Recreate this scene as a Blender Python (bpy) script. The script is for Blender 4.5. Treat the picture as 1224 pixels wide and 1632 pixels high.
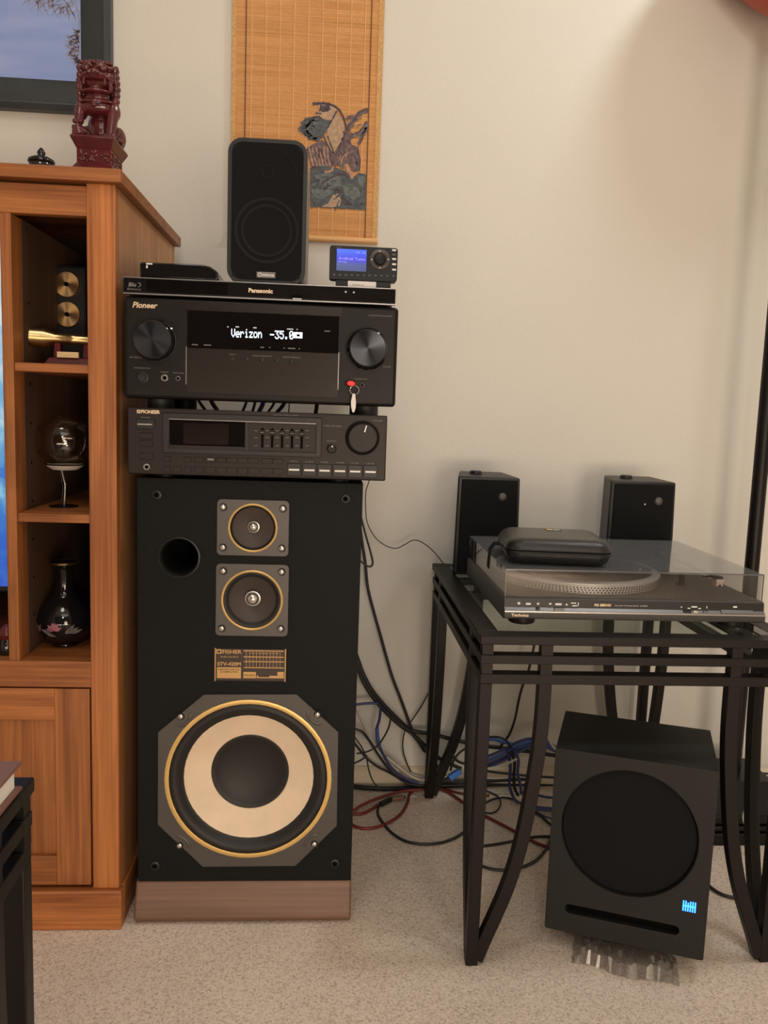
import bpy, bmesh, math, random
from mathutils import Vector, Matrix
random.seed(7)
for o in list(bpy.data.objects): bpy.data.objects.remove(o)
SC = bpy.context.scene
COL = SC.collection
PI = math.pi

# ------------------------------------------------------------------ camera
FPX, CH = 1310.4, 0.88
CP, CY, CR = 0.1225, 0.0693, 0.0344          # pitch down, yaw right, roll
_fw = Vector((math.sin(CY)*math.cos(CP), math.cos(CY)*math.cos(CP), -math.sin(CP)))
_rt0 = Vector((math.cos(CY), -math.sin(CY), 0)); _up0 = _rt0.cross(_fw)
RT = math.cos(CR)*_rt0 + math.sin(CR)*_up0
UP = -math.sin(CR)*_rt0 + math.cos(CR)*_up0
FW = _fw
EYE = Vector((0, 0, CH))
cd = bpy.data.cameras.new('camera'); cam = bpy.data.objects.new('camera', cd); COL.objects.link(cam)
cd.sensor_fit = 'VERTICAL'; cd.sensor_height = 36; cd.sensor_width = 27
cd.lens = FPX*36/1632; cd.clip_start = 0.01
cam.matrix_world = Matrix(((RT.x, UP.x, -FW.x, 0), (RT.y, UP.y, -FW.y, 0), (RT.z, UP.z, -FW.z, CH), (0, 0, 0, 1)))
SC.camera = cam

def at(px, py, X=None, Y=None, Z=None):
    """where the sight line of a measured point meets a real plane of the room"""
    d = FW + RT*((px-612)/FPX) - UP*((py-816)/FPX)
    if Y is not None: k = Y/d.y
    elif X is not None: k = X/d.x
    else: k = (Z-CH)/d.z
    return EYE + d*k

# ------------------------------------------------------------------ world, lights, exposure
w = bpy.data.worlds.new('world'); SC.world = w; w.use_nodes = True
w.node_tree.nodes['Background'].inputs[0].default_value = (1, .93, .82, 1)
w.node_tree.nodes['Background'].inputs[1].default_value = 0.15
SC.view_settings.view_transform = 'Standard'; SC.view_settings.look = 'None'
SC.view_settings.gamma = 1; SC.view_settings.use_curve_mapping = False
SC.view_settings.exposure = 0.0

def area(name, loc, target, size, power, col, shape='DISK', size_y=None):
    l = bpy.data.lights.new(name, 'AREA'); l.shape = shape; l.size = size
    if size_y: l.size_y = size_y
    l.energy = power; l.color = col
    o = bpy.data.objects.new(name, l); COL.objects.link(o); o.location = loc
    o.rotation_euler = (Vector(target)-Vector(loc)).to_track_quat('-Z', 'Y').to_euler()
    return o
area('ceiling_lamp_right', (1.06, 1.22, 2.46), (0.95, 1.6, 0), 0.22, 9.5, (1, 1, .98))
area('ceiling_lamp_left', (-0.45, 0.30, 2.54), (-0.35, 0.9, 0), 0.50, 5, (1, 1, .97))
area('floor_lamp_behind', (-0.04, -1.3, 1.86), (0.2, 1.8, .2), 0.30, 6.0, (1, .90, .80))
area('added_front_fill', (0.90, -2.2, 0.62), (0.35, 1.8, .42), 0.7, 27.0, (1, .82, .64), 'RECTANGLE', 1.1)  # added frontal fill behind the viewpoint, no actual patio door
area('added_low_fill', (0.1, -1.9, 0.24), (0.25, 1.85, .45), 2.6, 27.0, (1, .80, .61), 'RECTANGLE', 0.40)  # added low strip that lifts the shadows near the floor, no actual window
area('ceiling_fill', (0.3, -1.0, 2.55), (0.3, -0.3, 0), 1.6, 11, (1, 1, .96))

# ------------------------------------------------------------------ materials
def nmat(name):
    m = bpy.data.materials.new(name); m.use_nodes = True
    nt = m.node_tree; return m, nt, nt.nodes['Principled BSDF']
def mat(name, col, rough=.5, metal=0, spec=.5, bump=0, bscale=300, var=0, vscale=40, emit=None, estr=0, aniso=0, coat=0):
    m, nt, b = nmat(name)
    b.inputs['Base Color'].default_value = (*col, 1); b.inputs['Roughness'].default_value = rough
    b.inputs['Metallic'].default_value = metal; b.inputs['Specular IOR Level'].default_value = spec
    if coat: b.inputs['Coat Weight'].default_value = coat; b.inputs['Coat Roughness'].default_value = .08
    if emit: b.inputs['Emission Color'].default_value = (*emit, 1); b.inputs['Emission Strength'].default_value = estr
    tc = nt.nodes.new('ShaderNodeTexCoord')
    if var:
        n = nt.nodes.new('ShaderNodeTexNoise'); n.inputs['Scale'].default_value = vscale; n.inputs['Detail'].default_value = 5
        nt.links.new(tc.outputs['Object'], n.inputs['Vector'])
        r = nt.nodes.new('ShaderNodeValToRGB')
        r.color_ramp.elements[0].color = (*[c*(1-var) for c in col], 1); r.color_ramp.elements[0].position = .3
        r.color_ramp.elements[1].color = (*[min(1, c*(1+var)) for c in col], 1); r.color_ramp.elements[1].position = .7
        nt.links.new(n.outputs['Fac'], r.inputs[0]); nt.links.new(r.outputs[0], b.inputs['Base Color'])
    if bump:
        n = nt.nodes.new('ShaderNodeTexNoise'); n.inputs['Scale'].default_value = bscale; n.inputs['Detail'].default_value = 3
        nt.links.new(tc.outputs['Object'], n.inputs['Vector'])
        bn = nt.nodes.new('ShaderNodeBump'); bn.inputs['Strength'].default_value = bump; bn.inputs['Distance'].default_value = .001
        nt.links.new(n.outputs['Fac'], bn.inputs['Height']); nt.links.new(bn.outputs[0], b.inputs['Normal'])
    if aniso:
        b.inputs['Anisotropic'].default_value = aniso
        t = nt.nodes.new('ShaderNodeTangent'); t.direction_type = 'RADIAL'; t.axis = 'Y'
        nt.links.new(t.outputs[0], b.inputs['Tangent'])
    return m
def wood(name, c0, c1, axis, rough=.45, scale=1.0, knots=True, coat=.04):
    m, nt, b = nmat(name)
    tc = nt.nodes.new('ShaderNodeTexCoord'); mp = nt.nodes.new('ShaderNodeMapping')
    s = [26*scale]*3; s['XYZ'.index(axis)] = 1.6*scale; mp.inputs['Scale'].default_value = s
    oi = nt.nodes.new('ShaderNodeObjectInfo'); sh_ = nt.nodes.new('ShaderNodeVectorMath'); sh_.operation = 'MULTIPLY_ADD'
    cx_ = nt.nodes.new('ShaderNodeCombineXYZ')
    for q_ in range(3): nt.links.new(oi.outputs['Random'], cx_.inputs[q_])
    nt.links.new(cx_.outputs[0], sh_.inputs[0]); sh_.inputs[1].default_value = (3.1, 5.7, 2.3); nt.links.new(tc.outputs['Object'], sh_.inputs[2])
    nt.links.new(sh_.outputs[0], mp.inputs[0])
    n1 = nt.nodes.new('ShaderNodeTexNoise'); n1.inputs['Scale'].default_value = 1; n1.inputs['Detail'].default_value = 6; n1.inputs['Distortion'].default_value = .9
    nt.links.new(mp.outputs[0], n1.inputs['Vector'])
    mp2 = nt.nodes.new('ShaderNodeMapping'); s2 = [220*scale]*3; s2['XYZ'.index(axis)] = 5*scale; mp2.inputs['Scale'].default_value = s2
    nt.links.new(sh_.outputs[0], mp2.inputs[0])
    n2 = nt.nodes.new('ShaderNodeTexNoise'); n2.inputs['Scale'].default_value = 1; n2.inputs['Detail'].default_value = 4
    nt.links.new(mp2.outputs[0], n2.inputs['Vector'])
    mx = nt.nodes.new('ShaderNodeMath'); mx.operation = 'MULTIPLY_ADD'; mx.inputs[1].default_value = .4
    nt.links.new(n2.outputs['Fac'], mx.inputs[0])
    m2 = nt.nodes.new('ShaderNodeMath'); m2.operation = 'MULTIPLY'; m2.inputs[1].default_value = .6
    nt.links.new(n1.outputs['Fac'], m2.inputs[0]); nt.links.new(m2.outputs[0], mx.inputs[2])
    r = nt.nodes.new('ShaderNodeValToRGB'); e = r.color_ramp.elements
    e[0].position = .36; e[0].color = (*c0, 1); e[1].position = .64; e[1].color = (*c1, 1)
    nt.links.new(mx.outputs[0], r.inputs[0])
    out = r.outputs[0]
    if knots:
        mp3 = nt.nodes.new('ShaderNodeMapping'); s3 = [9]*3; s3['XYZ'.index(axis)] = 3.5; mp3.inputs['Scale'].default_value = s3
        nt.links.new(sh_.outputs[0], mp3.inputs[0])
        v = nt.nodes.new('ShaderNodeTexNoise'); v.inputs['Scale'].default_value = 1; v.inputs['Detail'].default_value = 2
        nt.links.new(mp3.outputs[0], v.inputs['Vector'])
        kr = nt.nodes.new('ShaderNodeValToRGB'); k = kr.color_ramp.elements
        k[0].position = .60; k[0].color = (0, 0, 0, 1); k[1].position = .76; k[1].color = (.75, .75, .75, 1)
        nt.links.new(v.outputs['Fac'], kr.inputs[0])
        mix = nt.nodes.new('ShaderNodeMix'); mix.data_type = 'RGBA'
        nt.links.new(kr.outputs[0], mix.inputs['Factor']); nt.links.new(out, mix.inputs['A'])
        mix.inputs['B'].default_value = (*[c*.38 for c in c0], 1); out = mix.outputs['Result']
    hv = nt.nodes.new('ShaderNodeHueSaturation'); vr = nt.nodes.new('ShaderNodeMapRange'); vr.inputs[3].default_value = .78; vr.inputs[4].default_value = 1.16
    nt.links.new(oi.outputs['Random'], vr.inputs[0]); nt.links.new(vr.outputs[0], hv.inputs['Value']); nt.links.new(out, hv.inputs['Color']); out = hv.outputs[0]
    nt.links.new(out, b.inputs['Base Color'])
    b.inputs['Roughness'].default_value = rough; b.inputs['Coat Weight'].default_value = coat; b.inputs['Coat Roughness'].default_value = .2
    bn = nt.nodes.new('ShaderNodeBump'); bn.inputs['Strength'].default_value = .12; bn.inputs['Distance'].default_value = .001
    nt.links.new(n2.outputs['Fac'], bn.inputs['Height']); nt.links.new(bn.outputs[0], b.inputs['Normal'])
    return m
def clear(name, tint, refl=.06, rough=.02, gloss=(1, 1, 1), haze=0):
    """thin clear sheet: see-through with a tint plus a Fresnel reflection"""
    m, nt, b = nmat(name); nt.nodes.remove(b)
    out = nt.nodes['Material Output']
    tr = nt.nodes.new('ShaderNodeBsdfTransparent'); tr.inputs[0].default_value = (*tint, 1)
    gl = nt.nodes.new('ShaderNodeBsdfGlossy'); gl.inputs['Roughness'].default_value = rough; gl.inputs[0].default_value = (*gloss, 1)
    # Schlick reflectance, the same on both faces of the thin sheet
    ge = nt.nodes.new('ShaderNodeNewGeometry'); dt = nt.nodes.new('ShaderNodeVectorMath'); dt.operation = 'DOT_PRODUCT'
    nt.links.new(ge.outputs['Incoming'], dt.inputs[0]); nt.links.new(ge.outputs['Normal'], dt.inputs[1])
    def mth(op, a, b_=None):
        n = nt.nodes.new('ShaderNodeMath'); n.operation = op
        for i_, q in enumerate((a, b_)):
            if q is None: continue
            if isinstance(q, (int, float)): n.inputs[i_].default_value = q
            else: nt.links.new(q, n.inputs[i_])
        return n.outputs[0]
    c5 = mth('POWER', mth('SUBTRACT', 1, mth('ABSOLUTE', dt.outputs['Value'])), 4.2)
    fac = mth('ADD', mth('MULTIPLY', c5, .75), refl)
    mx = nt.nodes.new('ShaderNodeMixShader')
    nt.links.new(fac, mx.inputs[0]); nt.links.new(tr.outputs[0], mx.inputs[1]); nt.links.new(gl.outputs[0], mx.inputs[2])
    res = mx.outputs[0]
    if haze:                                            # settled dust
        df = nt.nodes.new('ShaderNodeBsdfDiffuse'); df.inputs[0].default_value = (.42, .44, .47, 1)
        m2 = nt.nodes.new('ShaderNodeMixShader'); m2.inputs[0].default_value = haze
        nt.links.new(res, m2.inputs[1]); nt.links.new(df.outputs[0], m2.inputs[2]); res = m2.outputs[0]
    nt.links.new(res, out.inputs[0])
    return m

M = {}
M['wall'] = mat('wall_paint', (.675, .655, .60), .75, bump=.25, bscale=160, var=.02, vscale=3)
M['ceiling'] = mat('ceiling_paint', (.80, .76, .68), .8, bump=.3, bscale=90)
M['trim'] = mat('cream_trim_paint', (.66, .58, .45), .4)
M['wood_v'] = wood('cherry_wood_upright', (.19, .055, .014), (.49, .180, .050), 'Z')
M['wood_h'] = wood('cherry_wood_level', (.19, .055, .014), (.49, .180, .050), 'X')
M['wood_side'] = wood('pale_side_veneer', (.34, .150, .055), (.54, .27, .115), 'Z')
M['wood_d'] = wood('cherry_wood_deep', (.19, .055, .014), (.49, .180, .050), 'Y')
M['wood_shade'] = wood('interior_shade_wood', (.060, .026, .011), (.105, .047, .019), 'Z', rough=.85, knots=False, coat=0)  # cabinet wood darkened, the compartments' shade put into the colour
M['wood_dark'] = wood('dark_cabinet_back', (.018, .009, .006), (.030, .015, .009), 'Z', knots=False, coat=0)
M['walnut'] = wood('walnut_vinyl', (.135, .070, .046), (.21, .118, .080), 'X', rough=.5, knots=False, coat=0)
M['vinyl'] = mat('black_vinyl', (.0055, .0063, .0068), .58, spec=.17, bump=.35, bscale=900)
M['black'] = mat('black_plastic', (.009, .009, .0095), .42, spec=.4)
M['black_satin'] = mat('black_satin_metal', (.0065, .0048, .0044), .40, spec=.24, bump=.05, bscale=900)
M['black_gloss'] = mat('black_gloss', (.006, .006, .007), .06, spec=.6)
M['smoke_window'] = mat('smoked_display_window', (.002, .002, .003), .03, spec=.5)
M['maroon_glass'] = mat('maroon_display_glass', (.010, .0045, .0045), .12, spec=.4)
M['brown_gloss'] = mat('dark_brushed_panel', (.0120, .0075, .0058), .27, spec=.42)
M['brown_satin'] = mat('dark_brown_satin', (.0150, .0098, .0088), .42, spec=.28)
M['hole'] = mat('dark_opening', (.002, .002, .002), .9, spec=.1)
M['cloth'] = mat('black_grille_cloth', (.0105, .0110, .0115), .9, bump=.6, bscale=2200, spec=.1)
M['sub_vinyl'] = mat('charcoal_vinyl', (.0125, .0120, .0120), .5, bump=.3, bscale=900, spec=.3)
M['brown_plug'] = mat('brown_plug', (.20, .115, .08), .45)
M['rubber'] = mat('black_rubber', (.010, .010, .010), .55)
M['frame_grey'] = mat('grey_cast_frame', (.085, .077, .074), .42, metal=.25, bump=.12, bscale=500)
M['gold'] = mat('gold_ring', (.74, .50, .18), .38, metal=.55)
M['brass'] = mat('brass', (.56, .42, .20), .30, metal=1)
M['brass_brushed'] = mat('brushed_brass', (.62, .40, .19), .32, metal=1, aniso=.85)
M['knob_face'] = mat('spun_dark_metal', (.06, .065, .075), .24, metal=1, aniso=.85)
M['chrome'] = mat('bright_metal', (.72, .71, .69), .18, metal=1)
M['silver'] = mat('silver_trim', (.42, .42, .42), .3, metal=.9)
M['cone_white'] = mat('cream_paper_cone', (.78, .63, .47), .7, bump=.2, bscale=400, var=.05, vscale=25)
M['cone_brown'] = mat('brown_grey_cone', (.060, .046, .042), .55, bump=.2, bscale=600)
M['dustcap'] = mat('black_dust_cap', (.012, .012, .011), .55)
M['iron'] = mat('black_brown_iron', (.0075, .0055, .0048), .45, spec=.25, bump=.15, bscale=500)
M['glass'] = clear('table_glass', (.90, .95, .92), .025)
M['lid'] = clear('smoked_acrylic', (.85, .85, .85), .04)
M['lid_top'] = clear('dusty_smoked_acrylic', (.74, .74, .74), .04, .03, haze=.13)
M['wall_dark'] = mat('brown_far_wall', (.20, .15, .115), .8, bump=.2, bscale=60)
M['radio'] = mat('radio_plastic', (.009, .012, .016), .5, spec=.3)
M['grille_ring'] = mat('driver_outline', (.0135, .0138, .0142), .8, spec=.14)
M['globe_glass'] = clear('clear_glass', (.93, .90, .86), .055)
M['bag'] = clear('clear_plastic_film', (.84, .84, .84), .09, .32)
M['white_print'] = mat('white_print', (.75, .75, .74), .5)
M['grey_print'] = mat('grey_print', (.20, .19, .185), .5)
M['warm_print'] = mat('warm_silver_print', (.80, .62, .45), .35, metal=.4)
M['led_white'] = mat('display_glyphs', (.5, .6, .7), .5, emit=(.72, .88, 1), estr=1.6)
M['led_dim'] = mat('display_marks', (.3, .3, .3), .5, emit=(.8, .9, 1), estr=.5)
M['led_red'] = mat('red_led', (.8, .02, .02), .4, emit=(1, .012, .010), estr=3.2)
M['led_blue'] = mat('blue_led', (.05, .2, 1), .4, emit=(.02, .17, 1), estr=5)
M['white'] = mat('white_plastic', (.72, .70, .68), .4)
M['red_cable'] = mat('red_cable_jacket', (.16, .022, .018), .45)
M['black_cable'] = mat('black_cable_jacket', (.010, .010, .011), .45)
M['blue_cable'] = mat('blue_cable_jacket', (.045, .10, .36), .45)
M['navy_cable'] = mat('navy_cable_jacket', (.035, .045, .15), .45)
M['white_cable'] = mat('white_cable_jacket', (.62, .58, .52), .45)
M['blue_plug'] = mat('blue_plug', (.04, .18, .62), .4)
M['rosewood'] = mat('oxblood_resin', (.085, .012, .016), .20, spec=.6, var=.25, vscale=60)
M['dark_red'] = mat('dark_red_lacquer', (.10, .010, .014), .3)
M['leather'] = mat('black_moulded_leather', (.009, .009, .0095), .30, bump=.25, bscale=1500)
M['slate_frame'] = mat('slate_frame', (.030, .038, .044), .38, bump=.1, bscale=80, var=.2, vscale=15)
M['page'] = mat('book_pages', (.72, .70, .64), .7)
M['book_cover'] = mat('brown_leatherette', (.20, .095, .070), .5, bump=.2, bscale=500)
M['gold_print'] = mat('gold_print', (.66, .48, .26), .4)
M['dark_print'] = mat('dark_print', (.03, .02, .012), .5)
M['badge_dark'] = mat('badge_dark', (.035, .022, .016), .35)
M['badge_gold'] = mat('badge_gold', (.55, .33, .13), .4, metal=.3)
M['shade'] = mat('red_lamp_shade', (.42, .055, .02), .45)
M['record'] = mat('record_mat', (.018, .018, .019), .5)
M['tt_grey'] = mat('turntable_grey', (.055, .052, .050), .42)
M['tt_silver'] = mat('turntable_silver', (.14, .14, .145), .38, metal=.4)
M['alu'] = mat('cast_aluminium', (.60, .60, .59), .4, metal=.35)
M['pink'] = mat('cartridge_body', (.72, .55, .48), .4)

# ------------------------------------------------------------------ geometry helpers
OFF = {}
class G:
    def __init__(s): s.bm = bmesh.new()
    def box(s, x0, x1, y0, y1, z0, z1):
        v = [s.bm.verts.new((x, y, z)) for x in (x0, x1) for y in (y0, y1) for z in (z0, z1)]
        for f in ((0, 1, 3, 2), (4, 6, 7, 5), (0, 4, 5, 1), (2, 3, 7, 6), (0, 2, 6, 4), (1, 5, 7, 3)):
            s.bm.faces.new([v[i] for i in f])
        return s
    def hexa(s, lo, hi):
        """two quads of points, joined into a solid"""
        a = [s.bm.verts.new(p) for p in lo]; b = [s.bm.verts.new(p) for p in hi]
        n = len(a)
        s.bm.faces.new(a[::-1]); s.bm.faces.new(b)
        for i in range(n): s.bm.faces.new((a[i], a[(i+1) % n], b[(i+1) % n], b[i]))
        return s
    def prism(s, pts, vec):
        vec = Vector(vec)
        return s.hexa([Vector(p) for p in pts], [Vector(p)+vec for p in pts])
    def lathe(s, o, axis, prof, seg=32, cap0=True, cap1=True, closed=False):
        o = Vector(o); ax = Vector(axis).normalized()
        u = ax.orthogonal().normalized(); v = ax.cross(u)
        rings = []
        for r, h in prof:
            if r < 1e-6: rings.append([s.bm.verts.new(o+ax*h)])
            else: rings.append([s.bm.verts.new(o+ax*h+(u*math.cos(2*PI*i/seg)+v*math.sin(2*PI*i/seg))*r) for i in range(seg)])
        pairs = list(zip(rings, rings[1:]))
        if closed: pairs.append((rings[-1], rings[0]))
        for a, b in pairs:
            for i in range(seg):
                j = (i+1) % seg
                if len(a) == 1 and len(b) == 1: break
                if len(a) == 1: s.bm.faces.new((a[0], b[i], b[j]))
                elif len(b) == 1: s.bm.faces.new((a[i], a[j], b[0]))
                else: s.bm.faces.new((a[i], a[j], b[j], b[i]))
        if not closed:
            if cap0 and len(rings[0]) > 1: s.bm.faces.new(rings[0][::-1])
            if cap1 and len(rings[-1]) > 1: s.bm.faces.new(rings[-1])
        return s
    def cyl(s, p0, p1, r0, r1=None, seg=20):
        p0 = Vector(p0); p1 = Vector(p1)
        return s.lathe(p0, p1-p0, [(r0, 0), (r0 if r1 is None else r1, (p1-p0).length)], seg)
    def tube(s, pts, r, seg=8, closed=False):
        pts = [Vector(p) for p in pts]; n = len(pts); rings = []
        rr = r if isinstance(r, (list, tuple)) else [r]*n
        u = None
        for i in range(n):
            t = (pts[(i+1) % n]-pts[i-1]) if closed else (pts[min(i+1, n-1)]-pts[max(i-1, 0)])
            t.normalize()
            if u is None: u = t.orthogonal().normalized()
            u = (u - t*u.dot(t)); u = u.normalized() if u.length > 1e-6 else t.orthogonal().normalized()
            v = t.cross(u)
            rings.append([s.bm.verts.new(pts[i]+(u*math.cos(2*PI*k/seg)+v*math.sin(2*PI*k/seg))*rr[i]) for k in range(seg)])
        m = n if closed else n-1
        for i in range(m):
            a, b = rings[i], rings[(i+1) % n]
            for k in range(seg): s.bm.faces.new((a[k], a[(k+1) % seg], b[(k+1) % seg], b[k]))
        if not closed:
            s.bm.faces.new(rings[0][::-1]); s.bm.faces.new(rings[-1])
        return s
    def bar(s, pts, side, wid, dep):
        """flat bar of rectangular section along pts; side = direction of depth"""
        pts = [Vector(p) for p in pts]; side = Vector(side).normalized(); n = len(pts); rings = []
        for i in range(n):
            t = (pts[min(i+1, n-1)]-pts[max(i-1, 0)]).normalized(); w = side.cross(t).normalized()
            rings.append([s.bm.verts.new(pts[i]+w*a*wid/2+side*b*dep/2) for a, b in ((-1, -1), (1, -1), (1, 1), (-1, 1))])
        for a, b in zip(rings, rings[1:]):
            for k in range(4): s.bm.faces.new((a[k], a[(k+1) % 4], b[(k+1) % 4], b[k]))
        s.bm.faces.new(rings[0][::-1]); s.bm.faces.new(rings[-1])
        return s
    def ball(s, c, r, rot=None, seg=14):
        r = (r, r, r) if not isinstance(r, (tuple, list)) else r
        mtx = Matrix.Translation(Vector(c)) @ (rot.to_matrix().to_4x4() if rot else Matrix.Identity(4)) @ Matrix.Diagonal((*r, 1))
        bmesh.ops.create_uvsphere(s.bm, u_segments=seg, v_segments=max(6, seg*2//3), radius=1, matrix=mtx)
        return s
    def fill(s, loops, vec):
        """flat plate with holes: loops[0] outer, others holes; extruded by vec"""
        bm2 = bmesh.new(); es = []
        for lp in loops:
            vs = [bm2.verts.new(p) for p in lp]
            for i in range(len(vs)): es.append(bm2.edges.new((vs[i], vs[(i+1) % len(vs)])))
        bmesh.ops.triangle_fill(bm2, use_beauty=True, use_dissolve=False, edges=es)
        if vec is not None:
            r = bmesh.ops.extrude_face_region(bm2, geom=list(bm2.faces))
            bmesh.ops.translate(bm2, verts=[e for e in r['geom'] if isinstance(e, bmesh.types.BMVert)], vec=Vector(vec))
            # extrude_face_region drops the original faces: put the first side back
            es2 = [e for e in bm2.edges if len(e.link_faces) == 1]
            if es2: bmesh.ops.triangle_fill(bm2, use_beauty=True, use_dissolve=False, edges=es2)
        me = bpy.data.meshes.new('tmp'); bm2.to_mesh(me); bm2.free(); s.bm.from_mesh(me); bpy.data.meshes.remove(me)
        return s
    def done(s, name, m, parent=None, bevel=0, seg=2, smooth=35, origin=None, local=False):
        bmesh.ops.recalc_face_normals(s.bm, faces=list(s.bm.faces))
        off = OFF.get(parent, Vector((0, 0, 0))) if parent else (Vector(origin) if origin is not None else Vector((0, 0, 0)))
        if off.length: bmesh.ops.translate(s.bm, verts=list(s.bm.verts), vec=-off)
        me = bpy.data.meshes.new(name); s.bm.to_mesh(me); s.bm.free()
        me.polygons.foreach_set('use_smooth', [True]*len(me.polygons))
        me.set_sharp_from_angle(angle=math.radians(smooth))
        me.materials.append(M[m] if isinstance(m, str) else m)
        o = bpy.data.objects.new(name, me); COL.objects.link(o)
        if parent: o.parent = parent; OFF[o] = off
        else: o.location = off
        if bevel:
            b = o.modifiers.new('bevel', 'BEVEL'); b.width = bevel; b.segments = seg; b.limit_method = 'ANGLE'; b.angle_limit = math.radians(40)
            b.harden_normals = False
        return o
def tag(o, label, cat, group=None, kind=None):
    o['label'] = label; o['category'] = cat
    if group: o['group'] = group
    if kind: o['kind'] = kind
    return o
def thing(name, label, cat, loc, rotz=0, group=None, local=False):
    o = bpy.data.objects.new(name, None); COL.objects.link(o); o.empty_display_size = .05
    o.location = loc; o.rotation_euler = (0, 0, rotz)
    OFF[o] = Vector((0, 0, 0)) if local else Vector(loc)
    return tag(o, label, cat, group)
def struct(o): o['kind'] = 'structure'; return o
def circle(c, r, n=40, u=(1, 0, 0), v=(0, 0, 1), rz=None):
    c = Vector(c); u = Vector(u); v = Vector(v); rz = rz or r
    return [c+u*r*math.cos(2*PI*i/n)+v*rz*math.sin(2*PI*i/n) for i in range(n)]
def rrect(x0, x1, z0, z1, y, r, n=6):
    out = []
    for cx, cz, a0 in ((x1-r, z1-r, 0), (x0+r, z1-r, 90), (x0+r, z0+r, 180), (x1-r, z0+r, 270)):
        for i in range(n+1):
            a = math.radians(a0+90*i/n); out.append(Vector((cx+r*math.cos(a), y, cz+r*math.sin(a))))
    return out
def spline(pts, sub=6):
    P = [Vector(p) for p in pts]; out = []
    for i in range(len(P)-1):
        p0 = P[max(i-1, 0)]; p1 = P[i]; p2 = P[i+1]; p3 = P[min(i+2, len(P)-1)]
        for k in range(sub):
            t = k/sub
            out.append(.5*((2*p1)+(p2-p0)*t+(2*p0-5*p1+4*p2-p3)*t*t+(3*p1-p0-3*p2+p3)*t**3))
    out.append(P[-1]); return out
def text(s, c, height, m, parent, name='lettering', width=None, u=(1, 0, 0), v=(0, 0, 1), depth=.0003, bold=0, shear=0):
    cu = bpy.data.curves.new('txt', 'FONT'); cu.body = s; cu.align_x = 'CENTER'; cu.align_y = 'CENTER'
    cu.size = 1; cu.offset = bold; cu.shear = shear; cu.resolution_u = 3
    to = bpy.data.objects.new('txt', cu); COL.objects.link(to)
    dg = bpy.context.evaluated_depsgraph_get(); me = bpy.data.meshes.new_from_object(to.evaluated_get(dg))
    bpy.data.objects.remove(to)
    u = Vector(u).normalized(); v = Vector(v).normalized(); n = u.cross(v)
    xs = [q.co.x for q in me.vertices]; ys = [q.co.y for q in me.vertices]
    cx, cy = (min(xs)+max(xs))/2, (min(ys)+max(ys))/2
    sy = height/(max(ys)-min(ys)); sx = width/(max(xs)-min(xs)) if width else sy
    off = OFF.get(parent, Vector((0, 0, 0)))
    bm = bmesh.new(); bm.from_mesh(me); bpy.data.meshes.remove(me)
    for q in bm.verts: q.co = Vector(c)-off+u*((q.co.x-cx)*sx)+v*((q.co.y-cy)*sy)+n*depth
    me2 = bpy.data.meshes.new(name); bm.to_mesh(me2); bm.free(); me2.materials.append(M[m])
    o = bpy.data.objects.new(name, me2); COL.objects.link(o); o.parent = parent; OFF[o] = off
    return o

# ------------------------------------------------------------------ room shell
WY = 1.8525                       # face of the wall behind everything
RX0, RX1, RY0, RZ = -2.3, 2.2, -2.4, 2.6
def carpet_mat():
    m, nt, b = nmat('beige_carpet')
    tc = nt.nodes.new('ShaderNodeTexCoord')
    def noise(sc_, det, rg):
        n = nt.nodes.new('ShaderNodeTexNoise'); n.inputs['Scale'].default_value = sc_; n.inputs['Detail'].default_value = det; n.inputs['Roughness'].default_value = rg
        nt.links.new(tc.outputs['Object'], n.inputs['Vector']); return n
    n1 = noise(230, 7, .75); n2 = noise(6, 3, .5)
    v = nt.nodes.new('ShaderNodeTexVoronoi'); v.inputs['Scale'].default_value = 330; nt.links.new(tc.outputs['Object'], v.inputs['Vector'])
    sp = nt.nodes.new('ShaderNodeSeparateColor'); nt.links.new(v.outputs['Color'], sp.inputs[0])
    a1 = nt.nodes.new('ShaderNodeMath'); a1.operation = 'MULTIPLY_ADD'; a1.inputs[1].default_value = .28
    nt.links.new(sp.outputs[0], a1.inputs[0])
    a2 = nt.nodes.new('ShaderNodeMath'); a2.operation = 'MULTIPLY'; a2.inputs[1].default_value = .78; nt.links.new(n1.outputs['Fac'], a2.inputs[0]); nt.links.new(a2.outputs[0], a1.inputs[2])
    r = nt.nodes.new('ShaderNodeValToRGB'); e = r.color_ramp.elements
    e[0].position = .30; e[0].color = (.47, .375, .31, 1); e[1].position = .68; e[1].color = (.97, .85, .74, 1)
    k = e.new(.48); k.color = (.83, .705, .60, 1)
    nt.links.new(a1.outputs[0], r.inputs[0])
    mx = nt.nodes.new('ShaderNodeMix'); mx.data_type = 'RGBA'; mx.blend_type = 'MULTIPLY'; mx.inputs['Factor'].default_value = .22
    nt.links.new(r.outputs[0], mx.inputs['A']); nt.links.new(n2.outputs['Fac'], mx.inputs['B'])
    nt.links.new(mx.outputs['Result'], b.inputs['Base Color'])
    b.inputs['Roughness'].default_value = .95; b.inputs['Specular IOR Level'].default_value = .1
    bn = nt.nodes.new('ShaderNodeBump'); bn.inputs['Strength'].default_value = .6; bn.inputs['Distance'].default_value = .006
    nt.links.new(a1.outputs[0], bn.inputs['Height']); nt.links.new(bn.outputs[0], b.inputs['Normal'])
    return m
M['carpet'] = carpet_mat()
struct(G().box(RX0-.1, RX1+.1, RY0-.1, WY+.1, -.1, 0).done('floor', 'carpet'))
struct(G().box(RX0-.1, RX1+.1, RY0-.1, WY+.1, RZ, RZ+.1).done('ceiling', 'ceiling'))
struct(G().box(RX0, RX1, WY, WY+.1, 0, RZ).done('wall_back', 'wall'))
struct(G().box(RX0-.1, RX0, RY0, WY, 0, RZ).done('wall_left', 'wall'))
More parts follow.
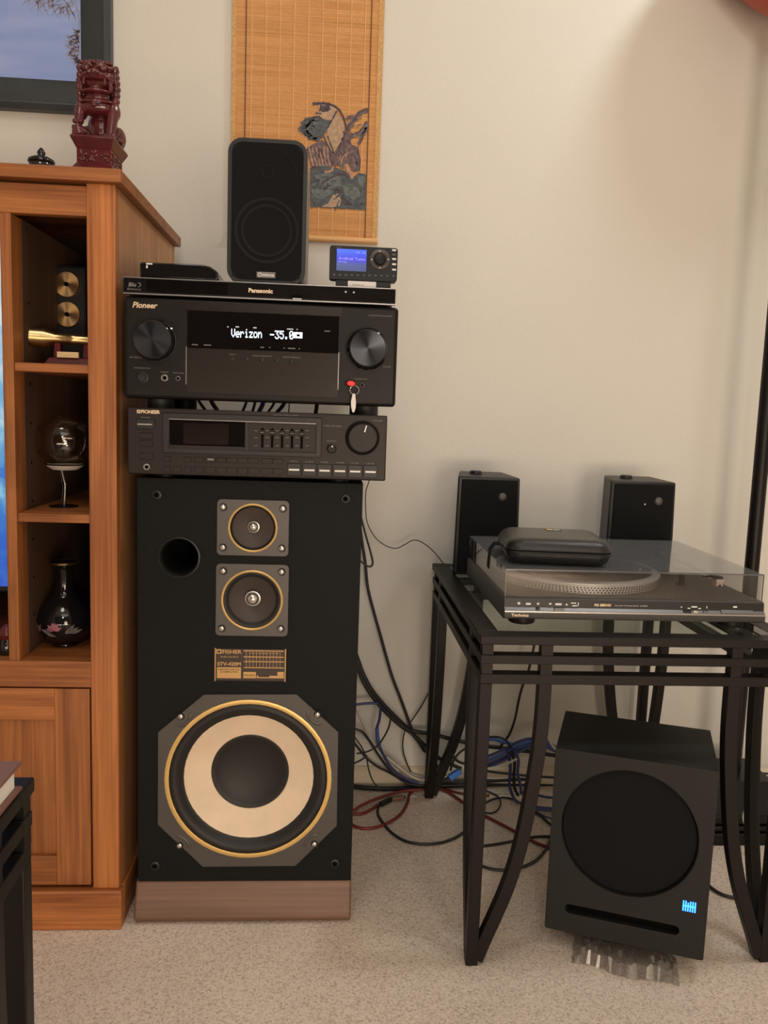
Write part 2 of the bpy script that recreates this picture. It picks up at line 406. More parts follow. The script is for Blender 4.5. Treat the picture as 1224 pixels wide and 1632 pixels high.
struct(G().box(RX1, RX1+.1, RY0, WY, 0, RZ).done('wall_right', 'wall'))
struct(G().box(RX0, RX1, RY0-.1, RY0, 0, RZ).done('wall_front', 'wall_dark'))
struct(G().prism([(RX0, WY-.014, 0), (RX0, WY, 0), (RX0, WY, .047), (RX0, WY-.006, .047), (RX0, WY-.014, .040)], (RX1-RX0, 0, 0)).done('baseboard_back', 'trim'))

# ------------------------------------------------------------------ entertainment cabinet (left)
F = 1.318
SL, SRT = -0.3757, -0.3327                 # right stile
DL, DR = -0.5055, -0.4890                  # upright divider
CX0 = -1.55
cab = thing('entertainment_cabinet', 'tall cherry wood entertainment cabinet with open shelves beside the speaker tower', 'cabinet', (-.75, F, 0))
G().hexa([(CX0-.02, 1.3045, 1.2055), (-.3211, 1.3045, 1.2055), (-.3211, 1.806, 1.2055), (CX0-.02, 1.806, 1.2055)],
         [(CX0-.02, 1.3045, 1.225), (-.3211, 1.3045, 1.225), (-.3211, 1.806, 1.225), (CX0-.02, 1.806, 1.225)]).done('top_panel', 'wood_h', cab, .0015)
G().box(DR, DR+.0012, F+.045, 1.78, .4597, 1.1575).done('inner_shade_sheet', 'wood_shade', cab)  # thin sheet added on the divider, its dark colour paints interior shade
G().box(SRT-.0202, SRT-.019, F+.030, 1.78, .4597, 1.1575).done('inner_shade_sheet', 'wood_shade', cab)  # same painted shade on the inner face of the side panel
G().box(SL, SRT, F, F+.022, .069, 1.2055).done('stile', 'wood_v', cab, .0015)
G().box(SRT-.019, SRT-.001, F+.022, 1.745, .0, 1.2055).done('side_panel', 'wood_side', cab, .001)
G().box(SRT-.019, SRT-.0002, 1.745, 1.80, .0, 1.2055).done('rear_stile', 'wood_side', cab, .001)
G().box(CX0, SL, F+.003, F+.022, 1.1575, 1.2015).done('top_rail', 'wood_h', cab, .001)
G().box(DL, DR, F+.004, 1.78, .4597, 1.1575).done('divider', 'wood_v', cab, .001)
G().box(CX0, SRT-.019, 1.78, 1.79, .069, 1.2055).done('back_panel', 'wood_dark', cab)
G().box(CX0, CX0+.02, F, 1.78, 0, 1.2055).done('side_panel', 'wood_v', cab)
for z0, z1 in ((.9216, .935), (.6856, .6996)):
    G().box(DR, SL+.024, F+.008, 1.78, z0, z1).done('shelf', 'wood_h', cab, .001)
G().box(CX0+.02, SRT-.019, F+.022, 1.78, .441, .4597).done('shelf', 'wood_h', cab)
for k in range(9):
    for y in (F+.07, F+.33):
        G().cyl((DR-.001, y, .52+k*.064), (DR+.0016, y, .52+k*.064), .0026, seg=10).done('shelf_pin_hole', 'hole', cab) if abs(.52+k*.064-.69) > .02 and abs(.52+k*.064-.928) > .02 else None
G().box(CX0, SL, F+.002, F+.022, .4167, .4597).done('bottom_rail', 'wood_h', cab, .001)
G().box(CX0, SRT+.006, F-.010, F+.012, 0, .069).done('plinth', 'wood_h', cab, .0025)
G().box(SRT-.012, SRT+.006, F+.012, 1.80, 0, .069).done('plinth_return', 'wood_d', cab, .0015)
for dx0, dx1 in ((-.86, -.3785), (-1.345, -.864)):
    z0, z1 = .0745, .4143; sw = .056
    d = G().box(dx0+sw, dx1-sw, F+.011, F+.020, z0+.045, z1-.045).done('door', 'wood_v', cab)
    for a in (dx0, dx1-sw): G().box(a, a+sw, F+.001, F+.021, z0, z1).done('door_stile', 'wood_v', d, .001)
    G().box(dx0+sw, dx1-sw, F+.001, F+.021, z1-.053, z1).done('door_rail', 'wood_h', d, .001)
    G().box(dx0+sw, dx1-sw, F+.001, F+.021, z0, z0+.051).done('door_rail', 'wood_h', d, .001)
# television in the wide bay
def tv_mat():
    m, nt, b = nmat('television_picture')
    tc = nt.nodes.new('ShaderNodeTexCoord'); n = nt.nodes.new('ShaderNodeTexNoise'); n.inputs['Scale'].default_value = 14; n.inputs['Detail'].default_value = 6; n.inputs['Distortion'].default_value = 1
    nt.links.new(tc.outputs['Object'], n.inputs['Vector'])
    sx = nt.nodes.new('ShaderNodeSeparateXYZ'); nt.links.new(tc.outputs['Object'], sx.inputs[0])
    mr = nt.nodes.new('ShaderNodeMapRange'); mr.inputs[1].default_value = 0; mr.inputs[2].default_value = .62; mr.inputs[3].default_value = -.35; mr.inputs[4].default_value = .35
    nt.links.new(sx.outputs[2], mr.inputs[0])
    ad = nt.nodes.new('ShaderNodeMath'); nt.links.new(n.outputs['Fac'], ad.inputs[0]); nt.links.new(mr.outputs[0], ad.inputs[1])
    r = nt.nodes.new('ShaderNodeValToRGB'); e = r.color_ramp.elements
    e[0].position = .18; e[0].color = (.02, .09, .55, 1); e[1].position = .9; e[1].color = (.72, .82, .85, 1)
    k = e.new(.45); k.color = (.05, .20, .62, 1); k = e.new(.62); k.color = (.20, .48, .72, 1)
    nt.links.new(ad.outputs[0], r.inputs[0])
    nt.links.new(r.outputs[0], b.inputs['Emission Color']); b.inputs['Emission Strength'].default_value = .9
    b.inputs['Base Color'].default_value = (.01, .01, .01, 1); b.inputs['Roughness'].default_value = .2
    return m
M['tv'] = tv_mat()
tv = thing('television', 'television showing a blue picture, mostly past the left edge', 'television', (-.95, 1.40, .4597))
tz0 = at(4, 945, Y=1.385).z
G().box(-1.42, -.507, 1.39, 1.43, tz0, 1.15).done('casing', 'black', tv, .003)
G().box(-1.41, -.5085, 1.386, 1.39, tz0+.011, 1.145).done('screen', 'tv', tv)
G().box(-1.07, -.85, 1.34, 1.47, .4597, .4717).done('stand', 'black', tv, .002)
G().box(-.98, -.94, 1.40, 1.425, .4717, tz0).done('stand_neck', 'black', tv)
fg = thing('ornament', 'small red and black object beneath the television screen at left edge', 'ornament', (-.522, 1.36, .4597))
q = at(2, 985, Y=1.355)
G().lathe((-.522, 1.36, .4597), (0, 0, 1), [(.013, 0), (.015, .006), (.012, .018), (.011, .026)], 20).done('base', 'black_gloss', fg)
G().lathe((-.522, 1.36, .4857), (0, 0, 1), [(.011, 0), (.014, .008), (.010, .019), (.004, .024), (0, .026)], 20).done('body', 'dark_red', fg)

# boxed pair of brass discs on the top shelf
Y0 = 1.53
def P(px, py): return at(px, py, Y=Y0)
a, b_ = P(81, 423), P(137, 523)
cl = thing('disc_clock', 'black upright box with two round brass discs behind the brass spyglass', 'clock', ((a.x+b_.x)/2, Y0, .935))
G().box(a.x, b_.x, Y0+.004, Y0+.05, .935, a.z).done('case', 'black', cl, .002)
ed = G()
for x0, x1, z0, z1 in ((a.x, b_.x, a.z-.003, a.z), (a.x, a.x+.003, .938, a.z-.003), (b_.x-.003, b_.x, .938, a.z-.003)):
    ed.box(x0, x1, Y0+.001, Y0+.004, z0, z1)
ed.done('edge_trim', 'black_satin', cl)
for px, py in ((106, 453), (107, 501)):
    c = P(px, py)
    dsc = G().lathe((c.x, Y0+.004, c.z), (0, -1, 0), [(.0225, 0), (.0225, .003), (.0215, .004), (0, .004)], 40).done('disc', 'brass_brushed', cl)
    G().lathe((c.x, Y0, c.z), (0, -1, 0), [(.004, 0), (.004, .002), (0, .003)], 14).done('hub', 'hole', dsc)
# brass spyglass on its red stand
t0 = at(42, 536, Y=1.40); t1 = at(168, 545, Y=1.40)
sp = thing('spyglass', 'polished brass spyglass lying on a dark red stand, top shelf', 'spyglass', ((t0.x+t1.x)/2, 1.40, .935))
ax = (t1-t0).normalized(); L = (t1-t0).length
tu = G().lathe(t0, ax, [(.0125, .0), (.0165, -.004), (.0175, 0), (.0170, .004), (.0152, .008), (.0150, .030), (.0085, .048), (.0085, .070), (.0094, .072), (.0094, .078), (.0085, .080), (.0082, L-.01), (.0095, L-.006), (.0095, L)], 32, cap0=False).done('tube', 'brass', sp)
G().lathe(t0+ax*.003, ax, [(.0124, 0), (0, .001)], 24, cap1=False).done('lens', 'black_gloss', tu)
s0 = at(76, 577, Y=1.40).x; s1 = at(160, 577, Y=1.40).x
G().hexa([(s0, 1.375, .935), (s1, 1.375, .935), (s1, 1.425, .935), (s0, 1.425, .935)],
         [(s0+.008, 1.38, .9475), (s1-.008, 1.38, .9475), (s1-.008, 1.42, .9475), (s0+.008, 1.42, .9475)]).done('stand_base', 'dark_red', sp, .002)
for x in (s0+.018, s1-.02):
    zt = t0.z-.0075+(x-t0.x)*ax.z/ax.x
    G().hexa([(x-.006, 1.392, .9475), (x+.006, 1.392, .9475), (x+.006, 1.408, .9475), (x-.006, 1.408, .9475)],
             [(x-.004, 1.393, zt), (x+.004, 1.393, zt), (x+.004, 1.407, zt), (x-.004, 1.407, zt)]).done('cradle', 'dark_red', sp)
G().box(at(92, 557, Y=1.38).x, at(126, 557, Y=1.38).x, 1.376, 1.377+.004, .9475, .9565).done('name_plate', 'gold_print', sp)

# glass globe on a bent wire stand
gc = at(103, 703, Y=1.42); gr = .0466
gl = thing('glass_globe', 'clear glass globe on a thin wire stand, middle shelf', 'globe', (gc.x, 1.42, .6996))
G().ball(gc, gr, seg=40).done('globe', 'globe_glass', gl)
G().lathe((gc.x, 1.42, gc.z-gr*.985), (0, 0, 1), [(.020, -.002), (.0285, .0035), (.0305, .0065), (.0285, .006), (.020, .0015)], 40, closed=True).done('dish', 'white_cable', gl)
G().lathe((gc.x, 1.42, gc.z-gr*.985), (0, 0, 1), [(.0310, .0060), (.0325, .0070), (.0310, .0080), (.0298, .0072)], 40, closed=True).done('ring', 'black_gloss', gl)
b0 = Vector((gc.x, 1.42, 0))
G().tube(spline([b0+Vector((-.006, 0, gc.z-gr+.001)), b0+Vector((-.001, -.002, gc.z-gr-.020)), b0+Vector((.0005, -.002, .735)), b0+Vector((-.002, 0, .701))], 6), .0019, 10).done('stem', 'silver', gl)
G().tube(spline([b0+Vector((-.012, .010, gc.z-gr+.003)), b0+Vector((-.009, .012, gc.z-gr-.025)), b0+Vector((-.007, .010, .730)), b0+Vector((-.010, .008, .701))], 6), .0012, 8).done('stem', 'black_satin', gl)
G().lathe(b0+Vector((-.004, .004, .6996)), (0, 0, 1), [(.024, 0), (.024, .0012), (.021, .0018), (0, .0018)], 32).done('base', 'black_satin', gl)

# black vase
vc = at(104, 1008, Y=1.42)
va = thing('vase', 'black glazed bottle vase painted with pink flowers, lowest open shelf', 'vase', (vc.x, 1.42, .4597))
VP = [(.0205, 0), (.0225, .002), (.0225, .006), (.030, .012), (.0405, .024), (.0455, .038), (.0455, .050), (.0405, .064), (.030, .077), (.0200, .087), (.0150, .098), (.0140, .112), (.0148, .124), (.0175, .134), (.0225, .1415), (.0250, .144), (.0240, .1455), (.018, .1385), (.012, .125), (.010, .10)]
VPs = [tuple(p)[0:2] for p in [(v.x, v.z) for v in spline([(r, 0, h) for r, h in VP], 4)]]
def vrad(h):
    best = .02
    for (r0, h0), (r1, h1) in zip(VPs, VPs[1:]):
        if h0 <= h <= h1 and h1 > h0: return r0+(r1-r0)*(h-h0)/(h1-h0)
    return best
G().lathe((vc.x, 1.42, .4597), (0, 0, 1), VPs, 48, cap1=True).done('body', 'black_gloss', va, smooth=60)
G().lathe((vc.x, 1.42, .4597), (0, 0, 1), [(.0249, .1428), (.0256, .1444), (.0246, .146), (.0236, .1455)], 48, closed=True).done('gilt_rim', 'brass', va)
M['petal'] = mat('pink_glaze', (.36, .13, .18), .3, var=.4, vscale=120); M['leafg'] = mat('grey_leaf_glaze', (.13, .13, .125), .3, var=.4, vscale=120)
def petal(u0, h0, ang, ln, wd, m):
    g = G(); n = 8; rows = []
    for i in range(n+1):
        t = i/n; hw = wd*math.sin(PI*min(1, t*1.02+.02))**.8*(1-.35*t)
        row = []
        for s_ in (-1, 0, 1):
            a = ln*t; b2 = hw*s_
            du = a*math.cos(ang)-b2*math.sin(ang); dh = a*math.sin(ang)+b2*math.cos(ang)
            h = h0+dh; r = vrad(h)+.0004; th = u0+du/.045
            row.append(g.bm.verts.new((vc.x+r*math.sin(th), 1.42-r*math.cos(th), .4597+h)))
        rows.append(row)
    for r0, r1 in zip(rows, rows[1:]):
        for k in range(2): g.bm.faces.new((r0[k], r0[k+1], r1[k+1], r1[k]))
    return g.done('painted_petal', m, va, smooth=80)
for an in (20, 60, 100, 140, 175, 80): petal(-.10, .036, math.radians(an), .014, .0040, 'petal')
for an in (60, 110, 150): petal(-.85, .030, math.radians(an), .016, .004, 'petal')
for an, u in ((25, .35), (45, .3), (10, .5), (165, -.25), (-15, -.5)): petal(u, .030, math.radians(an), .022, .004, 'leafg')

# guardian lion
LX0, LX1 = -.3995, -.335
lz = 1.225
lion = thing('guardian_lion', 'oxblood carved guardian lion statue on a pedestal atop the cabinet', 'statue', ((LX0+LX1)/2, 1.365, lz))
lx = (LX0+LX1)/2; ly = 1.365; hw = (LX1-LX0)/2; hd = .045
def ring4(w, d, z): return [(lx-w, ly-d, z), (lx+w, ly-d, z), (lx+w, ly+d, z), (lx-w, ly+d, z)]
G().hexa(ring4(hw*1.02, hd*1.02, lz), ring4(hw*.80, hd*.80, lz+.0125)).done('pedestal_foot', 'rosewood', lion, .0008)
wa = G().hexa(ring4(hw*.78, hd*.78, lz+.0125), ring4(hw*.78, hd*.78, lz+.034)).done('pedestal_waist', 'rosewood', lion)
cv = G()
for i in range(34):
    u = random.uniform(-.85, .85)*hw*.78; z = lz+random.uniform(.016, .031)
    cv.ball((lx+u, ly-hd*.78, z), (random.uniform(.0015, .004), .0016, random.uniform(.001, .0025)), Matrix.Rotation(random.uniform(-1, 1), 3, 'Y').to_euler(), 8)
for i in range(40):
    u = random.uniform(-.85, .85)*hd*.78; z = lz+random.uniform(.016, .031)
    cv.ball((lx+hw*.78, ly+u, z), (.0016, random.uniform(.0015, .004), random.uniform(.001, .0025)), None, 8)
o = cv.done('carved_relief', 'rosewood', wa); o['kind'] = 'stuff'
G().hexa(ring4(hw*.80, hd*.80, lz+.034), ring4(hw, hd, lz+.0475)).hexa(ring4(hw, hd, lz+.0475), ring4(hw*.99, hd*.99, lz+.0505)).done('pedestal_cap', 'rosewood', lion, .0006)
bz = lz+.0505; S = 1.0
def lp(x, y, z): return (lx+x, ly+y, bz+z)
bd = G()
R3 = lambda ang, axis: Matrix.Rotation(math.radians(ang), 3, axis).to_euler()
bd.ball(lp(0, .018, .028), (.0225, .024, .030), R3(-12, 'X'), 20)      # trunk, set back
bd.ball(lp(0, -.008, .0505), (.0265, .0175, .0135), None, 20)          # chest
for s in (-1, 1):
    bd.ball(lp(s*.0235, .022, .016), (.0105, .020, .017), R3(15, 'X'), 14)   # haunch
    bd.ball(lp(s*.028, .006, .0055), (.0070, .013, .0052), None, 12)         # hind paw
    bd.ball(lp(s*.0245, -.010, .045), (.0095, .012, .014), None, 14)         # shoulder
bd.tube([lp(.0245, -.014, .045), lp(.0235, -.018, .028), lp(.0220, -.020, .013), lp(.0215, -.021, .004)], [.0090, .0078, .0070, .0070], 14)
bd.tube([lp(-.0245, -.014, .045), lp(-.0250, -.019, .034), lp(-.0250, -.022, .024)], [.0090, .0078, .0066], 14)
for k in range(4):
    bd.ball(lp(.0215+(k-1.5)*.0042, -.029, .0042), (.0026, .0058, .0042), None, 8)
    bd.ball(lp(-.0250+(k-1.5)*.0036, -.029, .0235), (.0023, .0050, .0034), None, 8)
bd.ball(lp(.0215, -.022, .005), (.0088, .008, .005), None, 10)
bd.ball(lp(-.0250, -.022, .0105), .0108, None, 16)                     # cub curled under the paw
for k in range(8): bd.ball(lp(-.0250+.0095*math.cos(k*.8), -.023+.007*math.sin(k*2), .0105+.0085*math.sin(k*.8)), .0036, None, 8)
bd.ball(lp(0, -.004, .0930), (.0270, .0245, .0215), None, 22)          # skull
bd.ball(lp(0, -.022, .0905), (.0215, .0125, .0068), None, 18)          # upper lip
bd.ball(lp(0, -.0325, .0945), (.0105, .0055, .0046), None, 12)         # nose
bd.ball(lp(0, -.020, .0700), (.0205, .0135, .0048), None, 16)          # lower jaw
bd.ball(lp(0, -.020, .0755), (.0100, .0100, .0026), None, 10)          # tongue
bd.ball(lp(0, -.013, .0620), (.0190, .0120, .0080), None, 14)          # throat
for s in (-1, 1):
    bd.tube(spline([lp(s*.003, -.0335, .0905), lp(s*.012, -.0325, .0920), lp(s*.020, -.0260, .0880), lp(s*.0225, -.0190, .0820)], 4), .0023, 8)   # curled lip
    bd.ball(lp(s*.0120, -.0265, .1010), (.0058, .0055, .0048), None, 12)   # eye
    bd.tube(spline([lp(s*.003, -.0290, .1030), lp(s*.011, -.0290, .1075), lp(s*.020, -.0230, .1040), lp(s*.0245, -.0170, .1060)], 4), .0026, 8)  # brow
    bd.ball(lp(s*.0065, -.0355, .0935), (.0036, .003, .003), None, 8)
    bd.ball(lp(s*.0155, -.0285, .0820), (.0026, .0025, .0058), None, 8)    # fang
    bd.ball(lp(s*.0215, -.0185, .0780), (.0036, .0060, .0095), None, 10)   # mouth corner
    bd.ball(lp(s*.0265, -.010, .1060), (.0050, .005, .0068), R3(s*30, 'Y'), 10)   # ear
    for r_ in range(7):
        z = .0530+r_*.0088
        for k in range(5):
            a = math.radians(-8+k*32); bd.ball(lp(s*(.0285-.0008*abs(r_-3))*math.cos(a), -.004+.027*math.sin(a)-.002, z+(.004 if k % 2 else 0)), .0054, None, 8)
for k in range(9):
    a = math.radians(k*40); bd.ball(lp(.017*math.cos(a), -.004+.015*math.sin(a), .1115), .0060, None, 8)
for k in range(8): bd.ball(lp((k-3.5)*.0062, -.0215+abs(k-3.5)*.0012, .1125), (.0036, .0045, .0034), None, 8)
bd.tube(spline([lp(0, .038, .010), lp(.004, .044, .026), lp(0, .042, .048), lp(-.002, .036, .062)], 4), [.006]*13, 10)
for k in range(5): bd.ball(lp((-1)**k*.004, .041-.002*k, .030+.008*k), .0068, None, 8)
lb = bd.done('lion_body', 'rosewood', lion, smooth=180)
rm = lb.modifiers.new('fuse', 'REMESH'); rm.mode = 'VOXEL'; rm.voxel_size = .0008; rm.use_smooth_shade = True
col = G().tube([lp(.0262*math.cos(a), -.006+.0225*math.sin(a), .0585-.0035*math.cos(a+PI/2)) for a in [2*PI*k/28 for k in range(28)]], .0020, 8, closed=True).done('collar', 'rosewood', lion, smooth=80)
G().lathe(lp(0, -.0300, .0545), (0, 0, -1), [(.0, -.003), (.0028, -.001), (.0042, .004), (.0030, .008), (0, .009)], 14).done('bell', 'rosewood', col)

# covered jar behind the cabinet edge
jc = at(66, 255, Y=1.58)
jar = thing('lidded_jar', 'small black lidded jar standing back on the cabinet top', 'jar', (jc.x, 1.58, 1.225))
G().lathe((jc.x, 1.58, 1.225), (0, 0, 1), [(.018, 0), (.022, .004), (.030, .02), (.034, .04), (.030, .058), (.022, .066), (.021, .0735)], 32).done('body', 'black_gloss', jar, smooth=60)
ld = G().lathe((jc.x, 1.58, 1.2985), (0, 0, 1), [(.0215, 0), (.0235, .003), (.0225, .007), (.014, .0115), (.006, .0135), (.0065, .016), (.0075, .019), (.005, .024), (.0015, .028), (0, .0285)], 32).done('lid', 'black_gloss', jar, smooth=60)

# ------------------------------------------------------------------ framed picture and scroll on the wall
pf = thing('framed_picture', 'framed picture of blue sky with bare branches, upper left wall', 'picture', (-.85, WY, 1.75))
def fbar(name, pts, vec): G().prism(pts, vec).done(name, 'slate_frame', pf, .0015)
fx0, fx1, fz0, fz1 = -1.35, -.4692, 1.4725, 2.15; fw_ = .062
prof = [(0, 0), (0, .022), (.012, .028), (.022, .024), (.05, .024), (fw_, .016), (fw_, 0)]
G().prism([(fx1-a, WY-b, fz0) for a, b in prof], (0, 0, fz1-fz0)).done('frame_side', 'slate_frame', pf, .001)
G().prism([(fx0+a, WY-b, fz0) for a, b in prof], (0, 0, fz1-fz0)).done('frame_side', 'slate_frame', pf, .001)
G().prism([(fx0+fw_, WY-b, fz0+a) for a, b in prof], (fx1-fx0-2*fw_, 0, 0)).done('frame_bottom', 'slate_frame', pf, .001)
G().prism([(fx0+fw_, WY-b, fz1-a) for a, b in prof], (fx1-fx0-2*fw_, 0, 0)).done('frame_top', 'slate_frame', pf, .001)
def sky_mat():
    m, nt, b = nmat('printed_sky')
    tc = nt.nodes.new('ShaderNodeTexCoord'); n = nt.nodes.new('ShaderNodeTexNoise'); n.inputs['Scale'].default_value = 5
    mp = nt.nodes.new('ShaderNodeMapping'); mp.inputs['Scale'].default_value = (1, 1, 5)
    nt.links.new(tc.outputs['Object'], mp.inputs[0]); nt.links.new(mp.outputs[0], n.inputs['Vector'])
    r = nt.nodes.new('ShaderNodeValToRGB'); e = r.color_ramp.elements
    e[0].position = .35; e[0].color = (.25, .36, .72, 1); e[1].position = .7; e[1].color = (.34, .44, .78, 1)
    nt.links.new(n.outputs['Fac'], r.inputs[0]); nt.links.new(r.outputs[0], b.inputs['Base Color']); b.inputs['Roughness'].default_value = .25
    return m
M['sky_print'] = sky_mat(); M['frond'] = mat('printed_branch', (.27, .24, .28), .4, var=.25, vscale=80)
pc = G().box(fx0+fw_-.004, fx1-fw_+.004, WY-.013, WY-.006, fz0+fw_-.004, fz1-fw_+.004).done('print', 'sky_print', pf)
fr = G()
def blade(p, a, ln, wd):
    d = Vector((math.cos(a), 0, math.sin(a))); n = Vector((-d.z, 0, d.x)); p = Vector(p)
    vs = [fr.bm.verts.new(q) for q in (p-n*wd/2, p+n*wd/2, p+d*ln*.5+n*wd*.4, p+d*ln, p+d*ln*.5-n*wd*.4)]
    fr.bm.faces.new(vs)
xi = fx1-fw_+.002
for i in range(150):
    t = random.random(); px = 40+t*88; py = -25+random.random()*40*(.6+.6*t)
    p = at(min(px, 126), py, Y=WY-.0134); a = math.radians(random.choice([-1, 1])*random.uniform(15, 60)-110); blade(p, a, random.uniform(.012, .034), .0016)
for i in range(170):
    t = random.random(); p = at(127-random.random()**1.5*20*math.sin(PI*t), 48+t*52, Y=WY-.0134); a = math.radians(random.uniform(110, 250)+40*(t-.5))
    if p.x < xi: blade(p, a, random.uniform(.006, .018), .0014)
fro = fr.done('printed_branches', 'frond', pc); fro['kind'] = 'stuff'

# bamboo scroll
def bamboo_mat():
    m, nt, b = nmat('bamboo_splints')
    tc = nt.nodes.new('ShaderNodeTexCoord'); mp = nt.nodes.new('ShaderNodeMapping'); mp.inputs['Scale'].default_value = (5, 1, 330)
    nt.links.new(tc.outputs['Object'], mp.inputs[0])
    n = nt.nodes.new('ShaderNodeTexNoise'); n.inputs['Scale'].default_value = 1; n.inputs['Detail'].default_value = 4; nt.links.new(mp.outputs[0], n.inputs['Vector'])
    r = nt.nodes.new('ShaderNodeValToRGB'); e = r.color_ramp.elements
    e[0].position = .3; e[0].color = (.62, .33, .13, 1); e[1].position = .7; e[1].color = (.80, .48, .22, 1)
    nt.links.new(n.outputs['Fac'], r.inputs[0]); nt.links.new(r.outputs[0], b.inputs['Base Color']); b.inputs['Roughness'].default_value = .5
    return m
M['bamboo'] = bamboo_mat(); M['thread'] = mat('pale_thread', (.80, .50, .24), .8); M['thread_dark'] = mat('brown_thread', (.12, .045, .022), .7)
M['edge_cloth'] = mat('gold_edge_cloth', (.56, .33, .12), .6, var=.35, vscale=400)
sx0, sx1, sz0, sz1 = -.2245, .0925, 1.2415, 2.02
sc = thing('bamboo_scroll', 'hanging bamboo scroll printed with a bird on a rocky branch', 'wall hanging', ((sx0+sx1)/2, WY, sz0))
g = G(); nz = 330
for i in range(nz):
    z = sz0+.008+i*(sz1-sz0-.016)/nz; h = (sz1-sz0-.016)/nz; yb = random.uniform(0, .0004)
    vs = [g.bm.verts.new(p) for p in ((sx0, WY-.006-yb, z), (sx1, WY-.006-yb, z), (sx1, WY-.0072-yb, z+h*.5), (sx0, WY-.0072-yb, z+h*.5), (sx1, WY-.006-yb, z+h), (sx0, WY-.006-yb, z+h))]
    g.bm.faces.new((vs[0], vs[1], vs[2], vs[3])); g.bm.faces.new((vs[3], vs[2], vs[4], vs[5]))
g.box(sx0, sx1, WY-.0055, WY-.004, sz0+.006, sz1-.006)
o = g.done('bamboo_splints', 'bamboo', sc, smooth=10); o['kind'] = 'stuff'
for z in (sz0+.003, sz1-.006): G().cyl((sx0-.001, WY-.007, z), (sx1+.001, WY-.007, z), .0065, seg=16).done('end_rod', 'bamboo', sc)
YS = WY-.0080
for k in range(9):
    x = at(400.8+k*22.5, 100, Y=YS).x
    G().box(x-.0006, x+.0006, YS, YS+.0012, sz0+.006, sz1-.006).done('binding_thread', 'thread', sc)
for px in (391.5, 590):
    x = at(px, 100, Y=YS).x; G().box(x-.0010, x+.0010, YS-.0002, YS+.0012, sz0+.006, sz1-.006).done('border_line', 'thread_dark', sc)
for x0, x1 in ((sx0, sx0+.0095), (sx1-.011, sx1)): G().box(x0, x1, YS-.0001, YS+.0011, sz0+.004, sz1-.006).done('edge_band', 'edge_cloth', sc)
ink = {}
for nm, c, v in (('ink_dark', (.070, .050, .070), .3), ('ink_purple', (.15, .098, .105), .55), ('ink_tan', (.42, .29, .19), .2), ('ink_blue', (.082, .095, .105), .35), ('ink_grey', (.135, .155, .155), .3), ('ink_pink', (.42, .24, .17), .3)):
    M[nm] = mat(nm, c, .75, var=v, vscale=130)
PA = lambda x, y: (460+x/6.275, 140+y/6.275)
def inkp(pts, m, lay=0, name='printed_shape'):
    y = YS-.0004-.00012*lay
    g = G(); g.fill([[at(*PA(*p), Y=y) for p in pts]], None); return g.done(name, m, sc)
def brush(pts, wpx, m, lay=1, name='printed_stroke'):
    y = YS-.0004-.00012*lay; P = spline([at(*PA(*p), Y=y) for p in pts], 5); n = len(P); g = G(); a = []
    for i in range(n):
        t = (P[min(i+1, n-1)]-P[max(i-1, 0)]).normalized(); nn = Vector((-t.z, 0, t.x)); t_ = i/(n-1)
        wd = (wpx if not isinstance(wpx, tuple) else wpx[0]+(wpx[1]-wpx[0])*t_)*.000215*(1+.15*math.sin(i*2.1))
        a.append((g.bm.verts.new(P[i]+nn*wd/2), g.bm.verts.new(P[i]-nn*wd/2)))
    for (p, q), (r_, s_) in zip(a, a[1:]): g.bm.faces.new((p, q, s_, r_))
    return g.done(name, m, sc)
inkp([(215, 800), (330, 765), (480, 800), (560, 830), (640, 900), (700, 850), (775, 865), (770, 1222), (215, 1190)], 'ink_blue', 0, 'printed_rocks')
inkp([(240, 870), (400, 850), (520, 890), (520, 980), (400, 1010), (330, 960)], 'ink_grey', 1, 'printed_rocks')
inkp([(225, 1010), (460, 1020), (430, 1060), (330, 1110), (240, 1100)], 'ink_grey', 1, 'printed_rocks')
inkp([(540, 980), (610, 960), (700, 1010), (720, 1080), (640, 1120), (560, 1060)], 'ink_grey', 1, 'printed_rocks')
inkp([(440, 1070), (490, 1055), (525, 1120), (510, 1180), (440, 1195), (330, 1190), (400, 1150)], 'ink_tan', 2, 'printed_rocks')
inkp([(690, 880), (765, 890), (750, 1000), (700, 960)], 'ink_grey', 1, 'printed_rocks')
brush([(320, 960), (420, 900), (520, 860), (600, 900)], 18, 'ink_dark', 3); brush([(530, 1040), (570, 1120), (640, 1170), (740, 1150)], 16, 'ink_dark', 3)
brush([(360, 840), (430, 830), (440, 790)], 22, 'ink_pink', 3); brush([(560, 760), (620, 860), (640, 910)], 30, 'ink_pink', 3)
inkp([(440, 760), (470, 650), (560, 530), (620, 560), (700, 600), (715, 700), (700, 830), (640, 840), (600, 760), (520, 790)], 'ink_purple', 1, 'printed_trunk')
brush([(520, 790), (540, 700), (600, 640)], 14, 'ink_pink', 2); brush([(650, 830), (690, 720), (670, 640)], 12, 'ink_grey', 2)
brush([(440, 780), (480, 680), (560, 520), (590, 420), (640, 340), (720, 250), (795, 225)], (60, 44), 'ink_purple', 2, 'printed_branch')
brush([(600, 560), (610, 490), (680, 470), (730, 440), (790, 350)], (44, 50), 'ink_purple', 2, 'printed_branch')
brush([(580, 320), (620, 290), (660, 300)], 36, 'ink_purple', 2, 'printed_branch'); brush([(700, 560), (740, 480), (785, 400)], (24, 40), 'ink_purple', 2, 'printed_branch')
brush([(600, 360), (680, 280), (780, 235)], 8, 'ink_grey', 3); brush([(620, 480), (700, 470), (770, 380)], 8, 'ink_grey', 3)
inkp([(180, 600), (330, 520), (400, 560), (460, 680), (440, 770), (330, 770), (230, 820)], 'ink_purple', 1, 'printed_tail')
for k in range(6): brush([(200+k*38, 600-abs(k-2)*8), (225+k*34, 690), (250+k*33, 780)], (10, 16), 'ink_pink' if k % 2 else 'ink_tan', 2, 'printed_feather')
